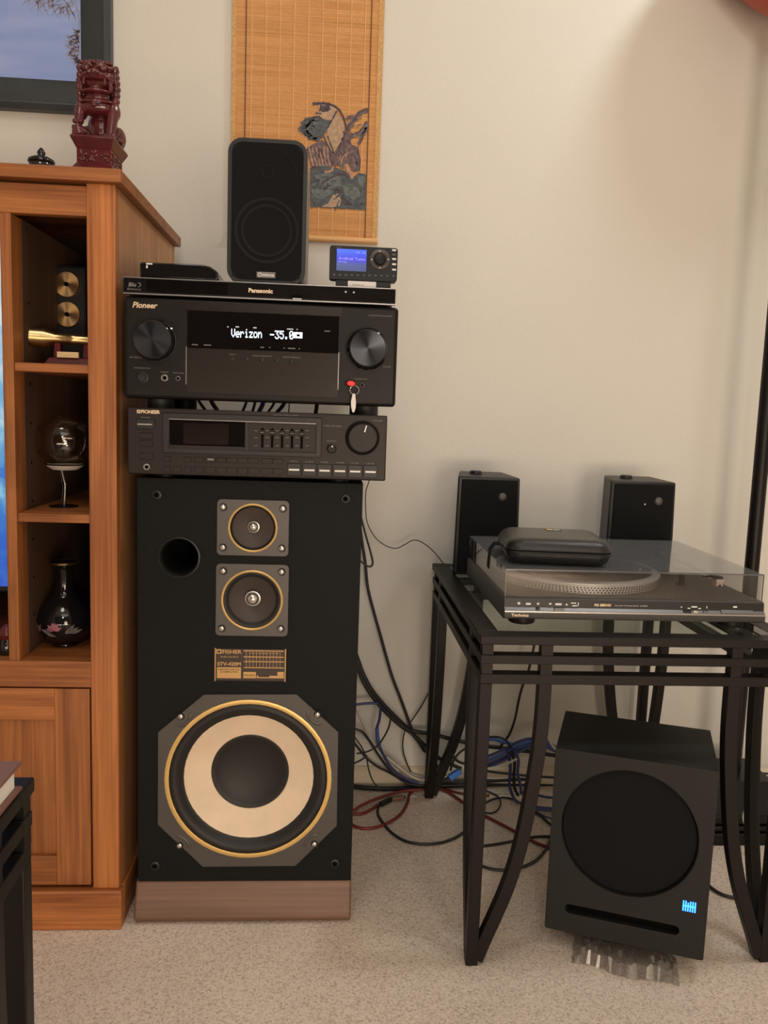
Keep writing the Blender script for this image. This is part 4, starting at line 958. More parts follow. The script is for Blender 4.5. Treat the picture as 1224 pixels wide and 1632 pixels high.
G().lathe((mcx, MY-.0004, woz), (0, -1, 0), [(.050, -.001), (.0500, .0010), (.0475, .0014), (.045, .0004)], 44, cap0=False, cap1=False).done('woofer_outline', 'grille_ring', ms)
G().lathe((mcx, MY-.0004, twz-.002), (0, -1, 0), [(.0105, -.001), (.0100, .0010), (.0085, .0010), (.007, -.001)], 28, cap0=False, cap1=False).done('tweeter_outline', 'grille_ring', ms)
G().tube([Vector((mcx+.046*math.cos(t), MY-.0004, twz-.012+.046*math.sin(t))) for t in [PI*(-.05+1.1*k/24) for k in range(25)]], .0007, 6).done('waveguide_outline', 'grille_ring', ms)
G().lathe((mcx, MY-.0004, woz), (0, -1, 0), [(.0400, -.001), (.0395, .0008), (.0375, .0010), (.0355, .0002)], 44, cap0=False, cap1=False).done('woofer_outline', 'grille_ring', ms)
for dx_, dz_ in ((-.050, .095), (.050, .095), (-.050, -.096), (.050, -.096)): G().lathe((mcx+dx_, MY-.0004, (mz0+mz1)/2+dz_), (0, -1, 0), [(.0030, -.001), (.0030, .0008), (0, .0010)], 14, cap0=False).done('grille_peg', 'grille_ring', ms)
mb = G().box(mcx-.0145, mcx+.0145, MY-.0012, MY, mz0+.0095, mz0+.0185).done('badge', 'grey_print', ms, .0008)
G().tube([Vector((mcx-.0095+.0026*math.cos(a), MY-.0013, mz0+.014+.0026*math.sin(a))) for a in [2*PI*k/20 for k in range(20)]], .0005, 6, closed=True).done('logo_ring', 'white_print', mb)
text('micca', (mcx+.0035, MY-.0014, mz0+.0140), .0042, 'white_print', mb, width=.018, bold=.02)
# streaming box
SY = 1.325
sb = thing('streaming_box', 'small glossy black box with slanted side on the disc player', 'set-top box', (at(283, 440, Y=SY).x, SY, bz1))
pts = [at(px, py, Y=SY) for px, py in ((223, 441.5), (222.5, 421), (224.5, 417.5), (320, 421.2), (334, 424.5), (345.5, 432), (347.5, 444.8))]
zmin = bz1+.0022
pts = [Vector((p.x, SY, max(p.z, zmin))) for p in pts]; pts[0].z = zmin; pts[-1].z = zmin
G().prism(pts, (0, .11, 0)).done('body', 'black_gloss', sb, .002, 3)
for x in (pts[0].x+.012, pts[-1].x-.012):
    for y in (SY+.015, SY+.09): G().cyl((x, y, bz1), (x, y, zmin+.001), .005, seg=12).done('foot', 'rubber', sb)
S_ = lambda px, py: at(px, py, Y=SY)
facebox(sb, S_, SY, 233, 419.3, 243, 421.6, .0006, 'white_print', 'printed_mark')
facebox(sb, S_, SY, 233, 423, 235.5, 427.5, .0006, 'white_print', 'printed_mark')
# satellite radio on its dock
QY = 1.325
Q = lambda px, py: at(px, py, Y=QY)
rd = thing('satellite_radio', 'black satellite radio with blue screen docked on the disc player', 'radio', (Q(579, 450).x, QY, bz1))
qz0, qz1 = Q(579, 447).z, Q(579, 393).z; qx0, qx1 = Q(525, 420).x, Q(633.5, 420).x
qb = G().fill([rrect(qx0, qx1, qz0, qz1, QY, .0045)], (0, .022, 0)).done('body', 'radio', rd, .0015)
a, b = Q(536, 431), Q(584.5, 398.5)
def radio_screen():
    m, nt, b_ = nmat('radio_screen')
    tc = nt.nodes.new('ShaderNodeTexCoord'); sx = nt.nodes.new('ShaderNodeSeparateXYZ'); nt.links.new(tc.outputs['Generated'], sx.inputs[0])
    r = nt.nodes.new('ShaderNodeValToRGB'); e = r.color_ramp.elements
    e[0].position = 0; e[0].color = (.07, .09, .22, 1); e[1].position = 1; e[1].color = (.02, .14, .95, 1)
    k = e.new(.3); k.color = (.07, .10, .32, 1); k = e.new(.55); k.color = (.03, .04, .75, 1)
    nt.links.new(sx.outputs[2], r.inputs[0]); nt.links.new(r.outputs[0], b_.inputs['Emission Color']); b_.inputs['Emission Strength'].default_value = 1
    b_.inputs['Base Color'].default_value = (.01, .01, .02, 1); b_.inputs['Roughness'].default_value = .2
    return m
M['radio_screen'] = radio_screen(); M['screen_text'] = mat('screen_text', (.2, .2, .5), .5, emit=(.30, .28, 1), estr=1.0)
rs = G().box(a.x, b.x, QY-.0006, QY+.001, a.z, b.z).done('screen', 'radio_screen', rd)
QS = QY/FPX
facetext('Artificial Tunes', rs, Q, QY-.0006, 561, 412.5, 4.2, 41, 'screen_text', QS, name='screen_text'); facetext('Song', rs, Q, QY-.0006, 546, 417.4, 3, 12, 'screen_text', QS, name='screen_text'); facetext('Ch 32', rs, Q, QY-.0006, 575, 403, 2.6, 16, 'screen_text', QS, name='screen_text')
c = Q(605.3, 413.8)
G().lathe((c.x, QY, c.z), (0, -1, 0), [(.0158, 0), (.0155, .002), (.0140, .0028), (.0118, .0022), (.0095, .0006)], 40, cap0=False, cap1=False).done('dial_ring', 'frame_grey', rd)
G().lathe((c.x, QY, c.z), (0, -1, 0), [(.0085, -.001), (.0084, .004), (.0075, .0052), (.005, .0048), (0, .0042)], 32, cap0=False).done('dial', 'black_satin', rd)
for dx_, dy_ in ((0, -12.8), (0, 13.2), (-13, .3), (13.4, .3)): facebox(rd, Q, QY, 605.3+dx_-.9, 413.8+dy_-.9, 605.3+dx_+.9, 413.8+dy_+.9, .0032, 'white_print', 'dial_mark')
for k, y in enumerate((399, 406, 413, 421.3, 430)): facebox(rd, Q, QY, 624.8, y-1.5, 631.2, y+1.5, .0012, 'frame_grey' if k == 1 else 'alu', 'side_button', .0003)
for k in range(11): facebox(rd, Q, QY, 530.5+k*9.45, 436.5+k*.2, 534.2+k*9.45, 439.4+k*.2, .0010, 'frame_grey', 'preset_button', .0003)
facetext('sirius', rd, Q, QY, 540.5, 392.8 + 1.0, 1.6, 8, 'grey_print', QS)
dk = G().hexa([(Q(535, 452).x, QY+.002, bz1), (Q(623, 452).x, QY+.002, bz1), (Q(623, 452).x, QY+.05, bz1), (Q(535, 452).x, QY+.05, bz1)],
              [(Q(535, 452).x, QY+.002, qz0-.0002), (Q(623, 452).x, QY+.002, qz0-.0002), (Q(623, 452).x, QY+.04, qz0-.0002), (Q(535, 452).x, QY+.04, qz0-.0002)]).done('dock', 'radio', rd, .0008)
lq0, lq1 = Q(554.5, 452), Q(599.5, 452)
lb_ = G().box(lq0.x, lq1.x, QY+.0012, QY+.0022, bz1+.0010, qz0-.0012).done('label', 'white', rd)
text('RADIO ID', ((lq0.x+lq1.x)/2-.006, QY+.0010, (bz1+qz0)/2-.0010), .0016, 'dark_print', lb_, width=.018)
# ------------------------------------------------------------------ end tables (one near the wall, one at lower left)
def end_table(label, x0, x1, y0, y1, group, bk=1.0):
    """square iron end table: glass in a frame, two open rails, corner legs each with two curved braces"""
    H = .5452; t = thing('end_table', label, 'table', ((x0+x1)/2, (y0+y1)/2, 0), 0, group)
    def frame(nm, X0, X1, Y0, Y1, z0, z1, w_, bev):
        for nme, b in ((nm+'_rail', (X0, X1, Y0, Y0+w_)), (nm+'_rail', (X0, X1, Y1-w_, Y1)), (nm+'_rail', (X0, X0+w_, Y0+w_, Y1-w_)), (nm+'_rail', (X1-w_, X1, Y0+w_, Y1-w_))):
            G().box(*b, z0, z1).done(nme, 'iron', t, bev)
    frame('top', x0-.003, x1+.003, y0-.003, y1+.003, H-.0135, H, .034, .0015)
    frame('middle', x0-.001, x1+.001, y0-.001, y1+.001, .5010, .5148, .022, .001)
    frame('lower', x0, x1, y0, y1, .4690, .4845, .022, .001)
    G().box(x0+.026, x1-.026, y0+.026, y1-.026, H-.0065, H-.0005).done('glass_top', 'glass', t)
    L = .019
    for sx, sy in ((0, 0), (1, 0), (0, 1), (1, 1)):
        X = x0 if sx == 0 else x1-L; Y = y0 if sy == 0 else y1-L
        G().box(X, X+L, Y, Y+L, 0, .469).done('leg', 'iron', t, .0012)
        for z0, z1 in ((.4845, .5010), (.5148, H-.0135)): G().box(X+.002, X+L+.000, Y+.002, Y+L, z0, z1).done('corner_post', 'iron', t)
        dx = 1 if sx == 0 else -1; dy = 1 if sy == 0 else -1
        cx, cy = X+L/2, Y+L/2
        prof = [(.094, .470), (.0935, .41), (.091, .36), (.0855, .305), (.078, .245), (.0675, .185), (.053, .130), (.036, .082), (.020, .040), (.009, .008)]
        G().bar(spline([(cx+dx*(d-.001), cy, z) for d, z in prof], 4), (0, 1, 0), .0205, .018).done('brace', 'iron', t, .001)
        G().bar(spline([(cx, cy+dy*(d*bk-.001), z) for d, z in prof], 4), (1, 0, 0), .0205, .018).done('brace', 'iron', t, .001)
        for z0, z1 in ((.4845, .5010), (.5148, H-.0135)):
            G().box(cx+dx*.093-.0090, cx+dx*.093+.0090, cy-.009, cy+.009, z0, z1).done('spacer_block', 'iron', t)
            G().box(cx-.009, cx+.009, cy+dy*.093*bk-.0090, cy+dy*.093*bk+.0090, z0, z1).done('spacer_block', 'iron', t)
    return t
GT = .5452
TX0, TX1, TY0, TY1 = .2404, .7477, 1.2074, 1.7996
end_table('black iron end table with glass top carrying the turntable', TX0, TX1, TY0, TY1, 'iron end tables')
end_table('black iron end table with a book, cut off at lower left', -.2575-.5073, -.2575, .7150-.5922, .7150, 'iron end tables', .68)

# book on the near table
bk = thing('book', 'brown hardback book with gold line lying on the near end table', 'book', (-.40, .52, GT))
kx1, ky1 = -.2572, .694; kx0, ky0 = kx1-.20, ky1-.27
G().box(kx0+.003, kx1-.004, ky0+.004, ky1-.005, GT+.003, GT+.0225).done('pages', 'page', bk, .0005)
for z in (GT, GT+.0225): G().box(kx0, kx1+.001, ky0, ky1, z, z+.003).done('cover', 'book_cover', bk, .001)
G().box(kx0-.002, kx0+.002, ky0, ky1, GT+.001, GT+.0245).done('spine', 'book_cover', bk, .0015)
li = .014; z = GT+.0256; gp = G()
loop = [(kx1-li, ky0+li), (kx1-li, ky1-li-.016), (kx1-li-.010, ky1-li), (kx0+li+.012, ky1-li), (kx0+li+.012, ky0+li)]
gp.tube([(x, y, z) for x, y in loop], .0006, 4, closed=True); gp.done('gilt_line', 'gold_print', bk)

# ------------------------------------------------------------------ turntable
ux0, ux1, uy0, uy1 = .2865, .7185, 1.268, 1.632
tt = thing('turntable', 'black record turntable with smoked dust cover on the glass end table', 'turntable', ((ux0+ux1)/2, uy0, GT))
zb, zs, zl = GT+.0115, .5900, .6350
zf = zb+.0125                                   # top of the front lip
G().prism([(ux0, uy0+.010, zb-.002), (ux0, uy0+.001, zb+.001), (ux0, uy0, zb+.008), (ux0, uy0, zf), (ux0, uy0+.0065, zf+.0055), (ux0, uy0+.0080, zs-.002), (ux0, uy0+.012, zs), (ux0, uy1, zs), (ux0, uy1, zb-.002)], (ux1-ux0, 0, 0)).done('plinth', 'tt_grey', tt, .0008)
U = lambda px, py, d=0: at(px, py, Y=uy0-d)
G().box(ux0+.0003, ux1-.0003, uy0-.0003, uy0+.003, zf-.0012, zf+.0003).done('chrome_line', 'chrome', tt)
G().hexa([(ux0+.0005, uy0+.0003, zf+.0002), (ux1-.0005, uy0+.0003, zf+.0002), (ux1-.0005, uy0+.0010, zf-.0006), (ux0+.0005, uy0+.0010, zf-.0006)],
         [(ux0+.0005, uy0+.0063, zf+.0056), (ux1-.0005, uy0+.0063, zf+.0056), (ux1-.0005, uy0+.0075, zf+.0046), (ux0+.0005, uy0+.0075, zf+.0046)]).done('control_ledge', 'tt_silver', tt)
st = G().prism([(ux0+.0005, uy0+.0061, zf+.0056), (ux0+.0005, uy0+.0075, zs-.0022), (ux0+.0005, uy0+.0095, zs-.0022), (ux0+.0005, uy0+.0085, zf+.0056)], (ux1-ux0-.001, 0, 0)).done('control_strip', 'black', tt)
US = uy0/FPX; Yst = uy0+.0059
UU = lambda px, py: at(px, py, Y=Yst)
facetext('Technics', tt, U, uy0, 828.5, 980.3, 4.6, 29, 'warm_print', US, bold=.01)
facetext('FG SERVO', st, UU, Yst, 960.5, 964.4, 4.2, 28, 'warm_print', US, bold=.03)
facetext('Automatic Turntable System  SL-BD20', st, UU, Yst, 1005.5, 965.6, 2.4, 56, 'white_print', US)
for px, py, w_, h_ in ((827, 961.4, 4, 3.4), (842, 962.4, 8, 3), (857.5, 962.2, 3.6, 3), (877, 962.4, 4, 2.4), (890, 963, 10, 3), (903, 963.6, 3, 2.4), (914, 961.2, 8, 1.6), (917, 965.5, 10, 1.6), (921.5, 963.4, 1.4, 6), (1086, 967.6, 2, 2), (1098, 969.5, 4, 1.6), (1106.5, 967.2, 9, 2.2), (1115, 969.8, 4, 1.6), (1126.5, 968, 1.2, 3.6), (1171.5, 967.4, 6, 2.6)):
    facebox(st, UU, Yst, px-w_/2, py-h_/2, px+w_/2, py+h_/2, .0004, 'white_print', 'printed_mark')
zL = zs-.0075
for px, w_, m in ((858, .006, 'black'), (892, .016, 'tt_silver'), (1097, .013, 'black'), (1110, .008, 'chrome'), (1126, .008, 'tt_silver')):
    x = U(px, 972).x; G().box(x-w_/2, x+w_/2, uy0+.0018, uy0+.0055, zf+.0006, zf+.0058).done('slide_switch', m, tt, .0004)
x0, x1 = U(1150, 976).x, U(1203, 978).x
G().hexa([(x0, uy0-.0002, zf), (x1, uy0-.0002, zf), (x1, uy0+.0062, zf+.0030), (x0, uy0+.0062, zf+.0030)],
         [(x0+.001, uy0+.0008, zf+.0035), (x1-.001, uy0+.0008, zf+.0035), (x1-.001, uy0+.0058, zf+.0075), (x0+.001, uy0+.0058, zf+.0075)]).done('start_button', 'tt_silver', tt, .0006)
for x in (ux0+.035, ux1-.045):
    for y in (uy0+.030, uy1-.05): G().lathe((x, y, GT), (0, 0, 1), [(.020, 0), (.022, .002), (.022, .012)], 28).done('foot', 'brown_satin', tt)
# platter
px_, py_ = .452, 1.452; pr_ = .150
pla = G().lathe((px_, py_, zs), (0, 0, 1), [(pr_-.012, .001), (pr_-.002, .001), (pr_-.002, .0145), (pr_, .0155), (pr_, .0185), (pr_-.004, .0205), (pr_-.013, .0205), (pr_-.014, .0195), (0, .0195)], 96, cap0=True).done('platter', 'alu', tt)
G().lathe((px_, py_, zs+.0195), (0, 0, 1), [(.1355, 0), (.1355, .0022), (.130, .0028), (.060, .0026), (.052, .0018), (.004, .0018)], 72, cap1=True).done('platter_mat', 'record', pla)
G().lathe((px_, py_, zs+.0215), (0, 0, 1), [(.0035, 0), (.0035, .010), (.0022, .012), (0, .0122)], 16).done('spindle', 'chrome', pla)
sd = G()
for row, zc in ((0, .0042), (1, .0078), (2, .0114)):
    n = (150, 156, 162)[row]
    for i in range(n):
        a = 2*PI*i/n; d = Vector((math.cos(a), math.sin(a), 0)); t_ = Vector((-d.y, d.x, 0)); c = Vector((px_, py_, zs+zc))+d*(pr_-.0017)
        hw_ = pr_*PI/n*.52
        q = [c-t_*hw_-Vector((0, 0, .0013)), c+t_*hw_-Vector((0, 0, .0013)), c+t_*hw_+Vector((0, 0, .0013)), c-t_*hw_+Vector((0, 0, .0013))]
        sd.bm.faces.new([sd.bm.verts.new(p) for p in q])
o = sd.done('strobe_marks', 'black', pla); o['kind'] = 'stuff'
# tonearm
ap = Vector((.668, 1.545, zs)); hs = Vector(at(1143, 921, Z=zs+.026))
arm = G().lathe(ap, (0, 0, 1), [(.026, 0), (.026, .004), (.022, .006), (.012, .008), (.012, .020), (.0135, .021), (.0135, .032), (.009, .034), (0, .034)], 28).done('tonearm_base', 'black_satin', tt)
a1 = ap+Vector((0, 0, .027)); hv = (hs-a1); hv.z = 0; hn = hv.normalized()
G().tube(spline([a1+hn*-.045, a1, a1+hn*.10, hs-hn*.026], 4), .0042, 12).done('arm_tube', 'alu', arm)
G().lathe(a1+hn*-.028, -hn, [(.012, 0), (.0125, .002), (.0125, .022), (.011, .024), (0, .024)], 24).done('counterweight', 'black', arm)
sdn = Vector((-hn.y, hn.x, 0))
G().prism([hs-hn*.030+sdn*.006, hs+hn*.006+sdn*.008, hs+hn*.012+sdn*.004, hs+hn*.012-sdn*.004, hs+hn*.006-sdn*.008, hs-hn*.030-sdn*.006], (0, 0, .0032)).done('headshell', 'black', arm, .0008)
G().tube(spline([hs+sdn*-.007, hs-sdn*.016+Vector((0, 0, .002)), hs-sdn*.026+Vector((0, 0, .0025))], 4), .0012, 8).done('finger_lift', 'black', arm)
cq = hs+hn*.002
cbx = G().hexa([cq+hn*s*.009+sdn*r_*.0062+Vector((0, 0, -.0125)) for s, r_ in ((1, 1), (1, -1), (-1, -1), (-1, 1))], [cq+hn*s*.009+sdn*r_*.0056+Vector((0, 0, .0)) for s, r_ in ((1, 1), (1, -1), (-1, -1), (-1, 1))]).done('cartridge', 'pink', arm, .0008)
G().prism([cq+hn*.0091+sdn*r_*.0062+Vector((0, 0, z_)) for r_, z_ in ((-1, -.0045), (1, -.0045), (1, -.0005), (-1, -.0005))], hn*.0006).done('cartridge_band', 'white', cbx)
G().prism([cq+hn*.0091+sdn*r_*.0018+Vector((0, 0, z_)) for r_, z_ in ((-1, -.0125), (1, -.0125), (1, -.0095), (-1, -.0095))], hn*.0012).done('stylus', 'black', cbx)
rs_ = Vector((.632, 1.40, zs)); G().lathe(rs_, (0, 0, 1), [(.009, 0), (.009, .003), (.005, .004), (.005, .020), (.007, .021), (.007, .025), (0, .025)], 18).done('arm_rest', 'black', arm)
# dust cover: five clear walls of one moulding
th = .003; ly0 = uy0+.0125; ly1 = uy1-.002
dcv = G().box(ux0+.002, ux0+.002+th, ly0, ly1, zs+.0005, zl-th).box(ux1-.002-th, ux1-.002, ly0, ly1, zs+.0005, zl-th).box(ux0+.002+th, ux1-.002-th, ly0, ly0+th, zs+.0005, zl-th).box(ux0+.002+th, ux1-.002-th, ly1-th, ly1, zs+.0005, zl-th).done('dust_cover', 'lid', tt)
G().box(ux0+.002, ux1-.002, ly0, ly1, zl-th, zl).done('cover_top', 'lid_top', dcv)
M['lid_edge'] = mat('acrylic_edge', (.11, .11, .115), .15)
G().box(ux0+.002, ux1-.002, ly0-.0005, ly0+.0006, zl-.0012, zl+.0003).done('cover_edge', 'lid_edge', dcv)
for x in (ux0+.0015, ux1-.0027): G().box(x, x+.0012, ly0-.0004, ly0+.0012, zs+.0005, zl-.001).done('cover_edge', 'lid_edge', dcv)
for x in (ux0+.08, ux1-.10): G().box(x, x+.035, ly1+.0005, uy1+.008, zs-.010, zs+.022).done('hinge', 'black', tt, .001)

# ------------------------------------------------------------------ zip case on the dust cover
zc0 = zl+.0004
cs = thing('zip_case', 'black moulded zip case lying on the turntable dust cover', 'case', (.392, 1.39, zl), math.radians(-6), local=True)
def shell(z0, z1, wx, wy, inset, r):
    g = G(); rings = []
    for k in range(7):
        t_ = k/6; z_ = z0+(z1-z0)*math.sin(t_*PI/2); ins = inset*(1-math.cos(t_*PI/2))
        rings.append([g.bm.verts.new((p.x, p.z, z_)) for p in rrect(-wx+ins, wx-ins, -wy+ins, wy-ins, 0, max(.006, r-ins*.4), 8)])
    for a, b in zip(rings, rings[1:]):
        n = len(a)
        for i in range(n): g.bm.faces.new((a[i], a[(i+1) % n], b[(i+1) % n], b[i]))
    g.bm.faces.new(rings[-1]); g.bm.faces.new(rings[0][::-1]); return g
CW, CD = .0875, .080
lo = shell(.0215, .0003, CW, CD, .016, .024).done('lower_shell', 'leather', cs, smooth=60)
up = shell(.0255, .0440, CW, CD, .020, .024).done('upper_shell', 'leather', cs, smooth=60)
G().fill([[Vector((p.x, p.z, .0215)) for p in rrect(-CW+.0015, CW-.0015, -CD+.0015, CD-.0015, 0, .023, 8)]], (0, 0, .004)).done('zip_tape', 'cloth', cs)
for z_ in (.0213, .0257): G().tube([Vector((p.x, p.z, z_)) for p in rrect(-CW-.0003, CW+.0003, -CD-.0003, CD+.0003, 0, .024, 8)], .0014, 6, closed=True).done('welt', 'leather', cs)
for dy in (-.006, .006):
    z0_ = Vector((-CW-.002, -.010+dy, .0235))
    sl = G().box(z0_.x-.003, z0_.x+.003, z0_.y-.004, z0_.y+.004, .0205, .0265).done('zip_slider', 'black', cs, .001)
    G().bar([z0_+Vector((-.003, 0, .001)), z0_+Vector((-.012, -.004, .001)), z0_+Vector((-.0195, -.008+dy*.3, -.008)), z0_+Vector((-.0215, -.011+dy*.4, -.026)), z0_+Vector((-.0220, -.012+dy*.5, -.040))], (0, 1, .3), .0032, .0055).done('zip_pull', 'cloth', sl, .0008)
g = G().box(-.008, .020, .030, .048, .0434, .0446).done('logo_patch', 'black_satin', cs, .0006)
M['logo_gold'] = mat('logo_gold', (.85, .60, .12), .4)
G().box(-.0055, .0052, .034, .044, .0444, .0449).done('logo_block', 'logo_gold', g); G().box(.0070, .0175, .034, .044, .0444, .0449).done('logo_block', 'alu', g)

# ------------------------------------------------------------------ two small speakers at the back of the table
def desk_speaker(label, xa, xb, led):
    y0 = 1.672; t = thing('desk_speaker', label, 'speaker', ((xa+xb)/2, y0, GT), 0, 'small speakers behind the turntable')
    z1 = .7520; w_ = (xb-xa)
    foot = GT+.001
    # cross-section narrows towards the back; front leans very slightly
    g = G().hexa([(xa-.003, y0, foot), (xb+.002, y0, foot), (xb-.018, y0+.105, foot), (xa+.016, y0+.105, foot)],
                 [(xa+.001, y0+.004, z1), (xb-.001, y0+.004, z1-.001), (xb-.020, y0+.100, z1+.004), (xa+.018, y0+.100, z1+.004)])
    g.done('cabinet', 'black', t, .004, 3)
    G().hexa([(xa+.006, y0-.003, foot+.006), (xb-.004, y0-.003, foot+.006), (xb-.004, y0+.003, foot+.006), (xa+.006, y0+.003, foot+.006)],
             [(xa+.009, y0+.001, z1-.006), (xb-.006, y0+.001, z1-.006), (xb-.006, y0+.007, z1-.006), (xa+.009, y0+.007, z1-.006)]).done('grille', 'cloth', t, .002)
    c = Vector((xb-.038, y0+.0006, z1-.041))
    G().lathe(c, (0, -1, 0), [(.0090, 0), (.0086, .0012), (.0070, .0030), (.004, .0040), (0, .0042)], 28, cap0=False).done('tweeter_dome', 'frame_grey', t, smooth=80)
    if led: G().ball((xb-.067, y0-.0004, z1-.048), .0018, None, 8).done('power_light', 'white_print', t)
    k = G().cyl(((xa+xb)/2-.02, y0+.055, z1+.001), ((xa+xb)/2-.02, y0+.055, z1+.0085), .014, .012, 28).done('top_knob', 'black', t, .0015)
    return t
desk_speaker('small black speaker at back left of the turntable, over the zip case', .2660, .3985, False)
desk_speaker('small black speaker at back right of the turntable, nearest the lamp pole', .5880, .7300, True)

# ------------------------------------------------------------------ subwoofer and its plastic bag
yaw = math.radians(-21); W2, Hs, Dp = .124, .313, .180
sw = thing('subwoofer', 'black subwoofer with round recessed grille and blue light under the table', 'speaker', (.4945, 1.2090, 0), yaw, local=True)
z0 = .035
hy = .0
cz = z0+.188
slot = rrect(-.093, .085, z0+.0335, z0+.0495, 0, .0078, 6)
G().fill([rrect(-W2, W2, z0, z0+Hs, 0, .004, 3), circle((-.002, 0, cz), .105, 64), slot], (0, .014, 0)).done('front_baffle', 'sub_vinyl', sw, .0050, 3)
g = G(); t_ = .014
g.box(-W2+.0005, -W2+t_, .014, Dp, z0+.0005, z0+Hs-.0005).box(W2-t_, W2-.0005, .014, Dp, z0+.0005, z0+Hs-.0005).box(-W2+t_, W2-t_, .014, Dp, z0+Hs-t_, z0+Hs-.0005).box(-W2+t_, W2-t_, .014, Dp, z0+.0005, z0+t_).box(-W2+t_, W2-t_, Dp-t_, Dp, z0+t_, z0+Hs-t_)
g.done('cabinet', 'sub_vinyl', sw)
G().lathe((-.002, 0, cz), (0, -1, 0), [(.1065, -.0005), (.1058, .0005), (.1045, -.0035), (.1040, -.011)], 64, cap0=False, cap1=False).done('grille_rim', 'black', sw, smooth=60)
G().lathe((-.002, 0, cz), (0, -1, 0), [(.1042, -.0105), (.103, -.0075), (.07, -.0055), (0, -.0045)], 64, cap0=False).done('round_grille', 'cloth', sw, smooth=60)
G().box(-.095, .095, .0142, .08, z0+.0335, z0+.0515).done('port_slot', 'hole', sw)
lg = G()
bx_, bz_2 = .0968, z0+.0865
for k in range(6):
    x = bx_-.0088+k*.0035
    o = G().box(x-.0010, x+.0010, -.0008, .0006, bz_2-.0085, bz_2+.0085 if k not in (2,) else bz_2+.0060).done('blue_logo_bar', 'led_blue', sw)
G().box(bx_-.010, bx_+.0095, -.0008, .0006, bz_2-.0008, bz_2+.0012).done('blue_logo_bar', 'led_blue', sw)
for x, y in ((-.10, .100), (.10, .100), (-.10, .155), (.10, .155)): G().cyl((x, y, .0), (x, y, z0+.002), .014, seg=18).done('foot', 'rubber', sw)
# crumpled clear plastic bag, squashed flat beneath it
bgo = thing('plastic_bag', 'crumpled clear plastic bag squashed beneath the subwoofer front', 'plastic bag', (.4945, 1.2090, 0), yaw, local=True)
g = G(); nx, ny = 34, 12; random.seed(3)
def sheet(zf):
    rows = []
    for j in range(ny+1):
        r_ = []
        for i in range(nx+1):
            u = i/nx; v = j/ny
            x = -.076+.166*u+random.uniform(-.002, .002); y = -.028+.10*v+random.uniform(-.003, .003)+.006*math.sin(u*9)
            e = min(u, 1-u, v*1.2)*9; h = min(1, e)
            r_.append(g.bm.verts.new((x, y, max(.001, zf*h*(.55+.45*random.random())+.001))))
        rows.append(r_)
    return rows
a = sheet(.026); b = sheet(.002)
for rows in (a, b):
    for j in range(ny):
        for i in range(nx): g.bm.faces.new((rows[j][i], rows[j][i+1], rows[j+1][i+1], rows[j+1][i]))
g.done('film', 'bag', bgo, smooth=18)

# ------------------------------------------------------------------ floor lamp at the right edge
PY = 1.70; pa = at(1187, 908, Y=PY); pb_ = at(1208.5, 908, Y=PY)
lcx = (pa.x+pb_.x)/2; lr = (pb_.x-pa.x)/2
lamp = thing('floor_lamp', 'black floor lamp pole with red shade at the right edge', 'lamp', (lcx, PY, 0))
g = G()
ox, oy = lcx, PY
steps = [(.128, 0, .030), (.128, .030, .031), (.118, .036, .042), (.118, .047, .053), (.108, .058, .080)]
def sq(r_, z_): return [(ox-r_, oy-r_, z_), (ox+r_, oy-r_, z_), (ox+r_, oy+r_, z_), (ox-r_, oy+r_, z_)]
for r_, za_, zb_ in ((.128, 0, .026), (.119, .026, .031), (.126, .031, .041), (.117, .041, .046), (.123, .046, .062)): g.hexa(sq(r_, za_), sq(r_, zb_))
g.hexa(sq(.121, .062), sq(.060, .110)); g.done('base', 'black_satin', lamp, .003, 3)
G().cyl((ox, oy, .108), (ox, oy, 1.690), lr, seg=28).done('pole', 'black_satin', lamp)
G().lathe((ox, oy, 1.684), (0, 0, 1), [(.014, 0), (.030, .003), (.065, .026), (.102, .054), (.150, .100), (.186, .155), (.198, .205), (.194, .205), (.182, .158), (.147, .104), (.10, .060), (.062, .032), (.014, .010)], 56, closed=True).done('shade', 'shade', lamp, smooth=60)

# ------------------------------------------------------------------ cables
def cab_(label, pts, r, m, group=None, name='cable', sub=6, cat='cable'):
    """pts: (px, py, plane) with plane 'Z' height or 'Y' depth -> a real cord with thickness"""
    W_ = []
    for p in pts:
        px, py, k, v = p
        W_.append(at(px, py, **{k: v}))
    if W_[0].x < .11 and W_[0].y > 1.64 and pts[0][0] < 592 and pts[0][1] > 700:      # carry straight on behind the tower
        W_.insert(0, W_[0]-(W_[1]-W_[0]).normalized()*.11)
        if pts[0][2] == 'Z': W_[0].y = max(W_[0].y, 1.70)
    P = spline(W_, sub); o = G().tube(P, r, 8).done(name, m, None, origin=W_[0], smooth=80)
    return tag(o, label, cat, group)
def on(ps, k, v): return [(x, y, k, v) for x, y in ps]
WYc = WY-.018
cab_('thin speaker wire looping from the old receiver to the left desk speaker', on([(589, 764), (583, 785), (583, 815), (586, 835), (597, 855), (612, 868), (630, 874), (645, 868), (658, 861), (672, 864), (690, 878), (706, 897)], 'Y', 1.80)+[(716, 907, 'Y', 1.785)], .0011, 'black_cable')
cab_('narrow loop of black cord hanging beside the speaker tower', on([(577, 830), (582, 850), (590, 878), (594, 897), (590, 903), (582, 900), (573, 893)], 'Y', 1.70), .0022, 'black_cable')
cab_('long black cord falling along the wall from the tower to the floor', on([(574, 840), (578, 870), (582, 895), (586, 935), (595, 972), (607, 1015), (624, 1075), (638, 1112), (649, 1142), (655, 1158), (666, 1180), (680, 1200), (700, 1225)], 'Y', 1.8305), .0033, 'black_cable')
bl = [(568, 1045), (579, 1075), (594, 1102), (614, 1126), (638, 1150), (656, 1164)]
cab_('thickest black cable sweeping from the tower down behind the table', on(bl+[(690, 1170), (720, 1178), (760, 1187), (800, 1192), (845, 1198), (885, 1204), (940, 1210)], 'Y', 1.82), .0050, 'black_cable')
